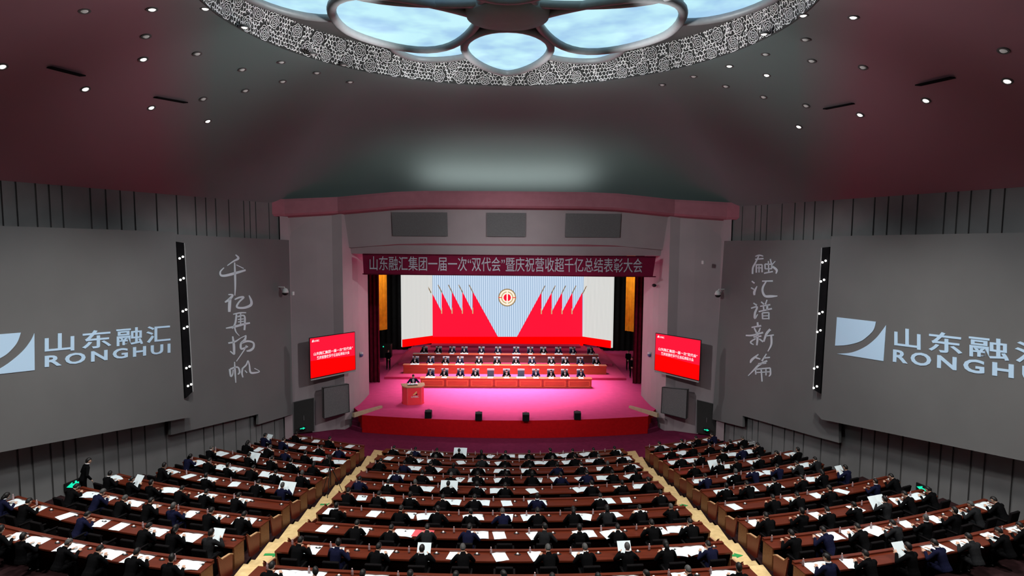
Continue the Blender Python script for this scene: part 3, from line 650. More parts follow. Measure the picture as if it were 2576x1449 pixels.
for i, (s, q) in enumerate(((-1, ((738, 1012), (790, 1001), (791, 1084), (738, 1091))), (1, ((1753, 1006), (1803, 1018), (1803, 1096), (1752, 1089))))):
    Ys = (30.58, 30.80, 30.80, 30.58) if s < 0 else (30.80, 30.58, 30.58, 30.80)
    P = [at(x, y, Y) for (x, y), Y in zip(q, Ys)]; n = (P[1]-P[0]).cross(P[3]-P[0]).normalized(); n = n if n.y < 0 else -n
    bm = newbm(); prism(bm, P, -n*0.08); d = struct(obj(f'door_{i+1}', bm, M_GRILLE2))
    bm = newbm(); tube(bm, [P[3], P[0], P[1], P[2]], 0.03, 6); struct(obj('door_frame', bm, M_GRILLE, d))
    m = (P[0]+P[1])/2; m2 = (P[2]+P[3])/2; bm = newbm(); h = m.lerp(m2, 0.55)+n*0.02; tube(bm, [h-V((0, 0, .12)), h+V((0, 0, .12))], 0.015, 6); struct(obj('door_handle', bm, M_STEEL, d))
# red side screens and grey recessed panels on the splayed walls
def scr(px, Ys, s, label):
    o = thing('display_screen', label, 'screen')
    P = [at(x, y, Y) for (x, y), Y in zip(px, Ys)]; TL, TR, BR, BL = P
    n = (TR-TL).cross(BL-TL).normalized()
    if n.y > 0: n = -n
    c = sum(P, V())/4
    big = [c+(p-c)*1.025 for p in P]; bm = newbm(); prism(bm, [p-n*0.02 for p in big], -n*0.10); obj('bezel', bm, M_BLK, o)
    bm = newbm(); prism(bm, P, -n*0.03)
    obj('screen_glass', bm, M_SRED2, o)
    q = lambda u, v: TL*(1-u)*(1-v)+TR*u*(1-v)+BR*u*v+BL*(1-u)*v+n*0.006
    bm = newbm(); sheet(bm, [[q(0.0, 0.56), q(1, 0.62)], [q(0, 1), q(1, 1)]]); obj('picture_field', bm, M_SREDB, o)
    bm = newbm(); text_quad(bm, '山东融汇集团一届一次“双代会”', q(.07, .36), q(.95, .36), q(.95, .445), q(.07, .445), n*0.004, bold=0.02); obj('lettering', bm, M_SWHITE, o)
    bm = newbm(); text_quad(bm, '暨庆祝营收超千亿总结表彰大会', q(.14, .47), q(.87, .47), q(.87, .555), q(.14, .555), n*0.004, bold=0.02); obj('lettering', bm, M_SWHITE, o)
    bm = newbm(); text_quad(bm, '山东融汇', q(.085, .05), q(.2, .05), q(.2, .10), q(.085, .10), n*0.004, bold=0.02)
    sheet(bm, [[q(.035, .10), q(.075, .10)], [q(.05, .045), q(.078, .04)]]); obj('logo', bm, M_SWHITE, o)
    z = V((0, 0, -0.16)); bm = newbm(); prism(bm, [BL+z*0.4-n*0.1, BR+z*0.4-n*0.1, BR+z*0.7-n*0.1, BL+z*0.7-n*0.1], n*0.12); obj('bracket_ledge', bm, M_GREYBOX, o)
scr([(780, 852), (892, 836), (894, 929), (782, 952)], (30.1, 31.3, 31.3, 30.1), -1, 'red flat screen with white lines of text at left of stage')
scr([(1650, 839), (1762, 857), (1758, 957), (1647, 930)], (31.3, 30.1, 30.1, 31.3), 1, 'red flat screen with white lines of text at right of stage')
for s, px in ((-1, [(814, 976), (877, 966), (879, 1036), (815, 1053)]), (1, [(1666, 974), (1729, 980), (1726, 1054), (1663, 1038)])):
    Y = (30.5, 31.3, 31.3, 30.5) if s < 0 else (31.3, 30.5, 30.5, 31.3)
    P = [at(x, y, q) for (x, y), q in zip(px, Y)]; n = (P[1]-P[0]).cross(P[3]-P[0]).normalized()
    if n.y > 0: n = -n
    o = thing('recessed_panel', f'dark grey rectangular panel below the {SIDE[s]} red screen', 'panel')
    bm = newbm(); prism(bm, [p for p in P], -n*0.25); obj('panel_face', bm, M_GRILLE, o)
    bm = newbm(); tube(bm, [p+n*0.005 for p in P], 0.022, 6, closed=True); obj('panel_frame', bm, M_BLK, o)

# ------------------------------------------------------------------ stage
YF = lambda x: 30.2+0.0155*x*x
XS = [-7.3+14.6*k/28 for k in range(29)]
out = [(x, YF(x)) for x in XS] + [(8.05, 32.4), (8.05, 36.1), (12, 36.2), (12, 52), (-12, 52), (-12, 36.2), (-8.05, 36.1), (-8.05, 32.4)]
bm = newbm(); vs = [bm.verts.new((x, y, 0)) for x, y in out]; bm.faces.new(vs); struct(obj('stage_floor', bm, M_STAGE))
bm = newbm(); sheet(bm, [[V((x, YF(x)-0.012, 0.005)) for x in [-7.31]+XS[1:-1]+[7.31]], [V((x, YF(x)-0.012, -0.9)) for x in [-7.31]+XS[1:-1]+[7.31]]])
sheet(bm, [[V((-7.31, YF(-7.31), 0)), V((-8.05, 32.4, 0))], [V((-7.31, YF(-7.31), -0.9)), V((-8.05, 32.4, -0.9))]])
sheet(bm, [[V((7.31, YF(7.31), 0)), V((8.05, 32.4, 0))], [V((7.31, YF(7.31), -0.9)), V((8.05, 32.4, -0.9))]])
struct(obj('stage_front', bm, M_SKIRT))
for s in (-1, 1):
    o = thing('stage_steps', f'dark steps up to the stage at its {SIDE[s]} corner', 'steps')
    for k in range(4):
        bm = newbm(); a, b = V((s*7.34, 31.0+0.2*k, 0)), V((s*7.98, 31.48+0.2*k, 0)); d = V((0, 0.24, 0))
        z0, z1 = -0.9, -0.9+0.2*(k+1); prism(bm, [a+V((0, 0, z0)), b+V((0, 0, z0)), b+V((0, 0, z1)), a+V((0, 0, z1))], d); obj('step', bm, M_HALLRED, o)
    a, b = at_z(960 if s < 0 else 1584, 1026, 0), at_z(889 if s < 0 else 1655, 1050, 0)
    d = (b-a).normalized(); w = V((d.y, -d.x, 0))*0.07
    bm = newbm(); prism(bm, [a-w+V((0, 0, 0.004)), b-w+V((0, 0, 0.004)), b-w+V((0, 0, 0.22)), a-w+V((0, 0, 0.12))], w*2); tag(obj('stair_kerb', bm, M_BEIGE), f'low beige kerb above the {SIDE[s]} stage steps', 'kerb')
# risers of the presidium
def riser(y0, y1, xw, z0, z1, label):
    bm = newbm(); rbox(bm, -xw, xw, y0, y1, z0, z1, 0.02); return tag(obj('riser_platform', bm, M_RISER), label, 'platform', 'carpeted risers')
RZ = [0.0, 0.16, 0.32]
riser(38.9, 48.9, 7.72, 0.002, 0.16, 'lowest wide carpeted riser under the second desk row')
riser(42.5, 48.8, 7.45, 0.161, 0.32, 'carpeted riser under the third desk row')
riser(46.6, 48.7, 6.3, 0.321, 0.46, 'short carpeted riser behind the third desk row')
riser(47.7, 48.6, 5.85, 0.461, 0.60, 'topmost narrow carpeted riser below the video wall')

def stage_desk(label, y, z, xa, xb, h, moldings, face):
    o = thing('rostrum_desk', label, 'desk', (0, y, z)); d = 0.46
    bm = newbm(); rbox(bm, xa, xb, -0.04, d, h-0.05, h, 0.012); obj('desktop', bm, M_SDESK, o)
    bm = newbm(); box(bm, xa+0.05, xb-0.05, 0.02, 0.06, 0.0, h-0.05); obj('front_panel', bm, face, o)
    for x in (xa+0.03, xb-0.07):
        bm = newbm(); box(bm, x, x+0.04, 0.06, d-0.03, 0.0, h-0.05); obj('end_panel', bm, face, o)
    n = moldings; w = (xb-xa-0.1)/max(1, n)
    for k in range(n):
        a = xa+0.05+k*w+0.10; b = a+w-0.20; bm = newbm(); r = 0.022
        for x0, x1, z0, z1 in ((a, b, 0.08, 0.12), (a, b, h-0.17, h-0.13), (a, a+0.04, 0.12, h-0.17), (b-0.04, b, 0.12, h-0.17)): box(bm, x0, x1, 0.0, 0.02, z0, z1)
        obj('panel_molding', bm, M_SDESKL, o)
        if k:
            bm = newbm(); x = xa+0.05+k*w; box(bm, x-0.025, x+0.025, -0.004, 0.02, 0.05, h-0.05); obj('panel_joint', bm, M_SDESKD, o)
    bm = newbm(); box(bm, xa+0.03, xb-0.03, 0.0, 0.05, 0.0, 0.05); obj('plinth', bm, face, o)
    return o
x0, x1 = at(1056, 960, 36.8).x, at(1490, 960, 36.8).x
stage_desk('front wooden desk with panelled front on the stage floor', 36.8, 0.0, x0, x1, 0.58, 7, M_SDESK)
x0, x1 = at(1013, 930, 39.8).x, at(1527, 930, 39.8).x
stage_desk('middle wooden desk on the lowest stage riser', 39.8, 0.16, x0, x1, 0.58, 0, M_SDESK)
x0, x1 = at(1038, 900, 42.65).x, at(1506, 900, 42.65).x
stage_desk('back wooden desk on the upper stage riser', 42.65, 0.32, x0, x1, 0.58, 0, wood('dark_desk_front', (0.10, 0.03, 0.03), (0.14, 0.045, 0.035)))

# video wall
YL, YW = 49.3, 47.35; ZB = 0.62; ZT = 6.9
xl, xr = at(1086, 800, YL).x, at(1467, 800, YL).x; wl_, wr_ = at(1009, 800, YW).x, at(1541, 800, YW).x
vw = thing('video_wall', 'bright folded video wall with red flags and a round emblem', 'screen', (0, YL, 0))
def lpt(px, py, dy=0.0): p = at(px, py, YL-dy); return p-V((0, YL, 0))
bm = newbm(); prism(bm, [V((xl, 0, ZB)), V((xr, 0, ZB)), V((xr, 0, ZT)), V((xl, 0, ZT))], (0, 0.15, 0)); obj('centre_panel', bm, M_LEDC, vw)
for s, xa, xb in ((-1, xl, wl_), (1, xr, wr_)):
    a, b = V((xa, 0, 0)), V((xb, YW-YL, 0)); zb = V((0, 0, ZB-0.1)); zt = V((0, 0, ZT)); L = (b-a).length
    bm = newbm(); box(bm, 0, L, 0, 0.12, ZB-0.08, ZT)
    wg = obj('wing_panel', bm, M_LEDW, vw); wg.location = a; wg.rotation_euler = (0, 0, math.atan2((b-a).y, (b-a).x))
    bm = newbm(); n = V((-s*(a-b).y*-s, 0, 0)); sd = (b-a).normalized(); nn = V((sd.y, -sd.x, 0)); nn = nn if nn.y < 0 else -nn
    prism(bm, [a+nn*.13+V((0, 0, ZB-0.1)), b+nn*.13+V((0, 0, ZB-0.1)), b+nn*.13+V((0, 0, ZB+0.50)), a+nn*.13+V((0, 0, ZB+0.50))], nn*0.005)
    obj('red_band', bm, M_SREDB, vw)
def flat(name, pts, m, lift, parent=vw):
    bm = newbm(); vs = [bm.verts.new(p+V((0, -lift, 0))) for p in pts]; f = bm.faces.new(vs)
    bmesh.ops.triangulate(bm, faces=[f]); return obj(name, bm, m, parent)
flat('red_band', [lpt(1086, 870), lpt(1467, 870), lpt(1467, 847), lpt(1086, 847)], M_SREDB, 0.03)
APX = [1085, 1111, 1137, 1163, 1189]; APR = [1362, 1388, 1414, 1440, 1465]
for i, a in enumerate(APX):
    e = (a+28, 788) if i < 4 else (1253, 848); f0 = 848
    pts = [(a, 733), e] + ([(a+28, f0)] if i < 4 else []) + [(a, f0)]
    flat('flag', [lpt(*p) for p in pts], M_SRED2, 0.020)
    flat('flag_pole', [lpt(a-10, 717), lpt(a-8, 716), lpt(a+2, 735), lpt(a, 737)], M_SPOLE, 0.035 if i else 0.36)
    if i < 4: flat('flag_pole', [lpt(a+25, 774), lpt(a+27.5, 774), lpt(a+27.5, 789), lpt(a+25, 789)], M_SGOLD, 0.035)
for i, a in enumerate(APR):
    e = (a-28, 788) if i > 0 else (1300, 848); f0 = 848
    pts = [(a, 735), (a, f0)] + ([(a-28, f0)] if i > 0 else []) + [e]
    flat('flag', [lpt(*p) for p in pts], M_SRED2, 0.020)
    flat('flag_pole', [lpt(a+10, 719), lpt(a+8, 718), lpt(a-2, 737), lpt(a, 739)], M_SPOLE, 0.035 if i < 4 else 0.36)
    if i > 0: flat('flag_pole', [lpt(a-25, 776), lpt(a-27.5, 776), lpt(a-27.5, 790), lpt(a-25, 790)], M_SGOLD, 0.035)
# round emblem: rings broken left and right, a red disc with an upright bar
ec = lpt(1276, 748.5); u = (lpt(1277, 748.5)-ec).length
def ring(r0, r1, a0, a1, m, lift, name='emblem_ring'):
    bm = newbm(); n = 40; rows = [[ec+V((math.cos(a0+(a1-a0)*k/n)*r*u, -lift, math.sin(a0+(a1-a0)*k/n)*r*u)) for k in range(n+1)] for r in (r0, r1)]
    sheet(bm, rows); return obj(name, bm, m, vw)
ring(0.01, 22.5, 0, 2*PI, M_SGOLD, 0.030, 'emblem_disc'); ring(20.6, 22.5, 0, 2*PI, M_SPOLE, 0.033)
for a in (0, PI):
    ring(15.5, 19.2, a+0.06, a+PI-0.06, M_SCREAM, 0.036)
    ring(9.2, 12.6, a, a+PI, M_SCREAM, 0.036)
ring(0.01, 9.2, 0, 2*PI, M_SRED2, 0.036, 'emblem_disc')
for r in ((-1.6, 1.6, -19, 19),):
    bm = newbm(); vs = [bm.verts.new(ec+V((x*u, -0.042, z*u))) for x, z in ((-1.6, -18), (1.6, -18), (1.6, 18), (-1.6, 18))]; bm.faces.new(vs); obj('emblem_bar', bm, M_SCREAM, vw)
for sx in (-1, 1):
    bm = newbm(); vs = [bm.verts.new(ec+V((x*u, -0.044, z*u))) for x, z in ((sx*13, -0.9), (sx*21.5, -0.9), (sx*21.5, 0.9), (sx*13, 0.9))]; bm.faces.new(vs); obj('emblem_gap', bm, M_SRED, vw)

# drapes and darkness around the video wall
def drape(name, xa, xb, y, z0, z1, m, label, waves=6, amp=0.06):
    bm = newbm(); n = waves*6; rows = []
    for z in (z0, z1): rows.append([V((xa+(xb-xa)*k/n, y+amp*math.sin(2*PI*waves*k/n), z)) for k in range(n+1)])
    sheet(bm, rows); r = bmesh.ops.extrude_face_region(bm, geom=bm.faces[:])
    for g in r['geom']:
        if isinstance(g, bmesh.types.BMVert): g.co.y += 0.03
    return tag(obj(name, bm, m), label, 'drape')
for s in (-1, 1):
    a, b = (at(915, 900, 38.0).x, at(955, 900, 38.0).x) if s < 0 else (at(1593, 900, 38.0).x, at(1632, 900, 38.0).x)
    drape('stage_leg_drape', a, b, 38.0, 0.02, 8.6, M_LEG, f'dark maroon leg drape at the {SIDE[s]} edge of the stage', 4)
    a, b = (at(950, 760, 43).x, at(973, 760, 43).x) if s < 0 else (at(1574, 760, 43).x, at(1602, 760, 43).x)
    z = at(960, 832, 43).z
    bm = newbm(); hi = 10.48; dd = 1.2
    if s < 0: pts = [V((a, 42.2, z+0.1)), V((b, 43.0, z+0.1)), V((b, 43.0, hi)), V((a, 42.2, hi))]
    else: pts = [V((a, 43.0, z+0.1)), V((b, 42.2, z+0.1)), V((b, 42.2, hi)), V((a, 43.0, hi))]
    g = []
    for zz in (0, 1):
        row = []
        for k in range(13):
            p = pts[0].lerp(pts[1], k/12); p.z = pts[0].z if zz == 0 else hi; p.y += 0.05*math.sin(k*1.7); row.append(p)
        g.append(row)
    sheet(bm, g); r = bmesh.ops.extrude_face_region(bm, geom=bm.faces[:])
    for e in r['geom']:
        if isinstance(e, bmesh.types.BMVert): e.co.y += 0.03
    tag(obj('amber_drape', bm, M_AMBER), f'amber hanging drape beside the {SIDE[s]} end of the video wall', 'drape')
    drape('black_drape', s*7.3, s*11.8, 49.0, 0.02, 8.6, M_BLACK, f'black back drape behind the {SIDE[s]} end of the video wall', 10)
for nm, pl in (('wall_stage_house_left', [(-12, 36.3), (-12, 52)]), ('wall_stage_house_right', [(12, 36.3), (12, 52)]), ('wall_stage_rear', [(-12, 51.5), (12, 51.5)])):
    struct(obj(nm, wall_from_plan(newbm(), pl, 0, 10.5), M_BLACK))
bm = newbm(); sheet(bm, [[V((-12, 35.2, 10.5)), V((12, 35.2, 10.5))], [V((-12, 52, 10.5)), V((12, 52, 10.5))]]); struct(obj('ceiling_stage', bm, M_BLACK))
lamp('SPOT', 'side_stage_lamp', (-7.4, 40.2, 7.6), (-8.6, 43, 5.2), 420, (1.0, 0.85, 0.6), 0.1, 70, 0.8)
lamp('SPOT', 'side_stage_lamp', (7.4, 40.2, 7.6), (8.6, 43, 5.2), 420, (1.0, 0.85, 0.6), 0.1, 70, 0.8)
# blue case and black equipment off stage
p = at_z(1583, 866, 0.32)
o = thing('flight_case', 'blue equipment case off stage at the right', 'case', (p.x+0.15, 46.2, 0.0)); bm = newbm(); rbox(bm, -0.55, 0.55, -0.3, 0.3, 0.75, 1.25, 0.03); obj('case_body', bm, M_BLUE, o)
bm = newbm(); box(bm, -0.57, 0.57, -0.32, 0.32, 1.25, 1.31); obj('case_lid', bm, M_BLUE, o)
bm = newbm(); box(bm, -0.5, 0.5, -0.28, 0.28, 0.003, 0.75); obj('case_stand', bm, M_BLK, o)
o = thing('control_rack', 'dark equipment rack with a green light off stage at left', 'equipment', (at(968, 860, 46).x, 46, 0)); bm = newbm(); rbox(bm, -0.5, 0.5, -0.3, 0.3, 0.003, 1.0, 0.03); obj('rack_body', bm, M_BLK, o)
bm = newbm(); ball(bm, (-0.05, -0.32, 0.85), 0.05, 8, 6); obj('indicator_light', bm, M_GREEN, o)

# banner
P = [at(912, 638, 31.5), at(1650, 645, 31.5), at(1642, 697, 31.5), at(915, 691, 31.5)]
bn = thing('banner', 'long maroon banner with pale writing over the stage opening', 'banner')
bm = newbm(); prism(bm, P, (0, 0.16, 0)); obj('banner_board', bm, M_BANNER, bn)
bm = newbm(); T = [at(930, 644, 31.48), at(1616, 650, 31.48), at(1616, 686, 31.48), at(930, 680, 31.48)]
text_quad(bm, '山东融汇集团一届一次“双代会”暨庆祝营收超千亿总结表彰大会', *T, push=(0, -0.01, 0), bold=0.004, thick=(0, -0.012, 0)); obj('lettering', bm, M_BTEXT, bn)
for yy, h in ((638.5, 3), (688, 4)):
    bm = newbm(); a, b = at(912, yy, 31.47), at(1650, yy+7, 31.47); prism(bm, [a, b, b-V((0, 0, .05)), a-V((0, 0, .05))], (0, 0.1, 0)); obj('banner_rail', bm, M_LEG, bn)

# floor monitors
for i, (x, y) in enumerate(((1077, 1053), (1204, 1058), (1323, 1060), (1453, 1056))):
    p = at_z(x, y, 0); o = thing('stage_monitor', f'black wedge floor monitor, {ORD[i]} from left along the stage edge', 'speaker', (p.x, p.y+0.12, 0.0), 0, 'stage edge monitors')
    bm = newbm(); prof = [(-0.16, 0.004), (0.20, 0.004), (0.20, 0.30), (0.10, 0.40), (-0.16, 0.36)]
    prism(bm, [V((-0.17, q, z)) for q, z in prof], (0.34, 0, 0)); bmesh.ops.bevel(bm, geom=bm.edges[:], offset=0.015, segments=1, affect='EDGES'); obj('cabinet', bm, M_BLK, o)
    bm = newbm(); box(bm, -0.15, 0.15, -0.166, -0.16, 0.03, 0.33); obj('front_grille', bm, M_BLACK, o)
    bm = newbm(); tube(bm, [(-0.07, 0.15, 0.36), (-0.05, 0.155, 0.40), (0.05, 0.155, 0.40), (0.07, 0.15, 0.36)], 0.012, 6); obj('handle', bm, M_BLK, o)

# podium
pb = at_z(1037, 1017, 0)
pd = thing('podium', 'red podium with gold logo and pale wooden top', 'podium', (pb.x, pb.y+0.2, 0), R_(12)); pd.scale = (1.03, 1.03, 0.90)
base = [(-0.55, 0.30), (-0.50, -0.10), (-0.30, -0.34), (0.42, -0.34), (0.58, -0.10), (0.58, 0.30)]
bm = newbm(); prism(bm, [V((x, y, 0.003)) for x, y in base], (0, 0, 1.04)); obj('body', bm, M_PODR, pd)
bm = newbm(); top = [(x*1.09, y*1.09) for x, y in base]; vs = [V((x, y, 1.06-0.18*(y-0.3)*-0.35)) for x, y in top]; vs = [V((x, y, 1.05+(0.3-y)*-0.08+0.05)) for x, y in top]
prism(bm, vs, (0, 0, 0.06)); obj('top_board', bm, M_PODT, pd)
bm = newbm(); prism(bm, [V((x*1.03, y*1.03, 0.003)) for x, y in base], (0, 0, 0.06)); obj('plinth', bm, M_PODR, pd)
bm = newbm(); box(bm, -0.31, -0.285, -0.352, -0.34, 0.07, 1.0); box(bm, 0.405, 0.43, -0.352, -0.34, 0.07, 1.0); obj('corner_trim', bm, mat('podium_light_red', (0.85, 0.16, 0.16), 0.45), pd)
bm = newbm(); bez_fill(bm, [V((x, -0.343, z)) for x, z in ((-0.02, 0.60), (0.0, 0.64), (0.10, 0.75), (0.17, 0.83), (0.20, 0.83), (0.19, 0.72), (0.14, 0.66), (0.06, 0.61))], V(), V((0, -0.006, 0))); obj('logo', bm, M_GOLD, pd)
bm = newbm(); bez_fill(bm, [V((x, -0.343, z)) for x, z in ((0.10, 0.60), (0.17, 0.65), (0.21, 0.72), (0.22, 0.60))], V(), V((0, -0.006, 0))); obj('logo', bm, M_NAVY, pd)
bm = newbm(); text_quad(bm, '山东融汇', V((-0.10, -0.345, 0.56)), V((0.30, -0.345, 0.56)), V((0.30, -0.345, 0.44)), V((-0.10, -0.345, 0.44)), bold=0.02, thick=(0, -0.005, 0)); obj('lettering', bm, M_SHIRT, pd)
for sx in (-0.12, 0.12):
    bm = newbm(); tube(bm, [(sx, 0.0, 1.12), (sx, -0.03, 1.30), (sx*0.8, 0.05, 1.42)], 0.01, 6); ball(bm, (sx*0.8, 0.07, 1.44), 0.022, 8, 6); obj('microphone', bm, M_BLK, pd)

# ------------------------------------------------------------------ people
def eval_mesh(bm, name, voxel, smooth=2):
    me = bpy.data.meshes.new(name); bm.to_mesh(me); bm.free()
    o = bpy.data.objects.new(name, me); COL.objects.link(o)
    r = o.modifiers.new('r', 'REMESH'); r.mode = 'VOXEL'; r.voxel_size = voxel
    if smooth:
        s = o.modifiers.new('s', 'SMOOTH'); s.factor = 0.5; s.iterations = smooth
    dg = bpy.context.evaluated_depsgraph_get(); out = bpy.data.meshes.new_from_object(o.evaluated_get(dg))
    bpy.data.objects.remove(o); bpy.data.meshes.remove(me)
    for p in out.polygons: p.use_smooth = True
    out.name = name; return out
def ik(sh, hand, pole, la=0.29, lb=0.27):
    d = hand-sh; L = min(d.length, la+lb-0.005); dn = d.normalized(); a = (la*la-lb*lb+L*L)/(2*L); h = math.sqrt(max(0, la*la-a*a))
    p = pole-dn*pole.dot(dn); p.normalize(); return sh+dn*a+p*h, sh+dn*L
def limb(bm, pts, rads, seg=10):
    n = 5; P, Q = [], []
    for i in range(len(pts)-1):
        for k in range(n):
            t = k/n; P.append(pts[i].lerp(pts[i+1], t)); Q.append(rads[i]*(1-t)+rads[i+1]*t)
    P.append(pts[-1]); Q.append(rads[-1]); tube(bm, P, Q, seg)
    for p, r in zip(pts, rads): ball(bm, p, r*0.98, 10, 7)
def hand_mesh(bm, wrist, fwd, down, side):
    """palm, four bent fingers of unequal length and a thumb leaving the side of the palm"""
    f = fwd.normalized(); dn = (down-f*down.dot(f)).normalized(); x = f.cross(dn)*side
    M = Matrix((x, f, -dn)).transposed().to_4x4(); M.translation = wrist
    ball(bm, (0, 0.05, 0), (0.042, 0.056, 0.017), 10, 7, M)
    for k, (ox, L) in enumerate(((-0.031, 0.070), (-0.0105, 0.078), (0.0105, 0.073), (0.031, 0.056))):
        a = V((ox, 0.088, 0.002)); b = a+V((ox*0.12, L*0.5, 0.002)); c = b+V((0, L*0.32, -0.014)); d = c+V((0, L*0.16, -0.016))
        tube(bm, [M @ p for p in (a-V((0, 0.02, 0)), a, b, c, d)], [0.0095, 0.0098, 0.009, 0.0085, 0.007], 8)
    a = V((-0.036, 0.022, -0.003)); b = V((-0.062, 0.052, -0.010)); c = V((-0.060, 0.082, -0.014))
    tube(bm, [M @ p for p in (V((-0.012, 0.018, 0)), a, b, c)], [0.013, 0.0125, 0.011, 0.009], 8)
def head_pt(p):                    # shape of the head, unit sphere -> metres
    x, y, z = p; X = x*0.076; Y = y*0.096; Z = z*0.118
    if z < -0.1: X *= 1-0.30*min(1, (-z-0.1)/0.9); Y *= 1-0.10*(-z-0.1)
    if y > 0.3 and z < -0.35: Y += 0.012
    if y < -0.2 and z > 0: Y *= 1.06
    if y > 0.6 and abs(x) < 0.75 and -0.05 < z < 0.25: Y -= 0.006
    return V((X, Y, Z))
def build_head(bm, M):
    t = newbm(); bmesh.ops.create_uvsphere(t, u_segments=24, v_segments=18, radius=1)
    for v in t.verts: v.co = head_pt(v.co)
    join(bm, t, M)
    tube(bm, [M @ V(p) for p in ((0, 0.088, 0.022), (0, 0.104, -0.006), (0, 0.112, -0.026), (0, 0.09, -0.034))], [0.009, 0.011, 0.015, 0.010], 8)
    for s in (-1, 1): ball(bm, (s*0.075, -0.004, -0.004), (0.010, 0.020, 0.032), 8, 6, M)
    ball(bm, (0, 0.076, -0.098), (0.028, 0.02, 0.02), 8, 6, M)
HEAD_DETAIL = True
def face_details(me, M):
    bm = newbm(); bm.from_mesh(me)
    t = newbm()
    for s in (-1, 1):
        ball(t, (s*0.030, 0.084, 0.012), (0.013, 0.008, 0.007), 8, 6)
        rb = newbm(); box(rb, s*0.030-0.018, s*0.030+0.018, 0.086, 0.094, 0.030, 0.036); join(t, rb)
    for f in t.faces: f.material_index = 1
    join(bm, t, M)
    t = newbm(); ball(t, (0, 0.090, -0.058), (0.024, 0.008, 0.007), 10, 6)
    for f in t.faces: f.material_index = 2
    join(bm, t, M)
    for f in bm.faces: f.smooth = True
    bm.to_mesh(me); bm.free()
def hair_bm(M, style):
    t = newbm(); bmesh.ops.create_uvsphere(t, u_segments=24, v_segments=18, radius=1)
    kill = []
    for v in t.verts:
        x, y, z = v.co
        line = 0.42 if y > 0.25 else (0.42-(0.25-y)*1.6 if y > -0.4 else -0.72)
        if style == 'long': line = 0.45 if y > 0.3 else -0.95
        if z < line: kill.append(v)
    bmesh.ops.delete(t, geom=kill, context='VERTS')
    for v in t.verts:
        d = v.co.copy(); v.co = head_pt(v.co)*1.0+V((d.x*0.010, d.y*0.010, d.z*0.013))
    if style == 'long':
        ball(t, (0, -0.055, -0.07), (0.072, 0.06, 0.11), 12, 8)
    if style == 'bun': ball(t, (0, -0.115, 0.02), (0.035, 0.032, 0.035), 10, 7)
    r = bmesh.ops.solidify(t, geom=t.faces[:], thickness=0.008)
    return join(newbm(), t, M)
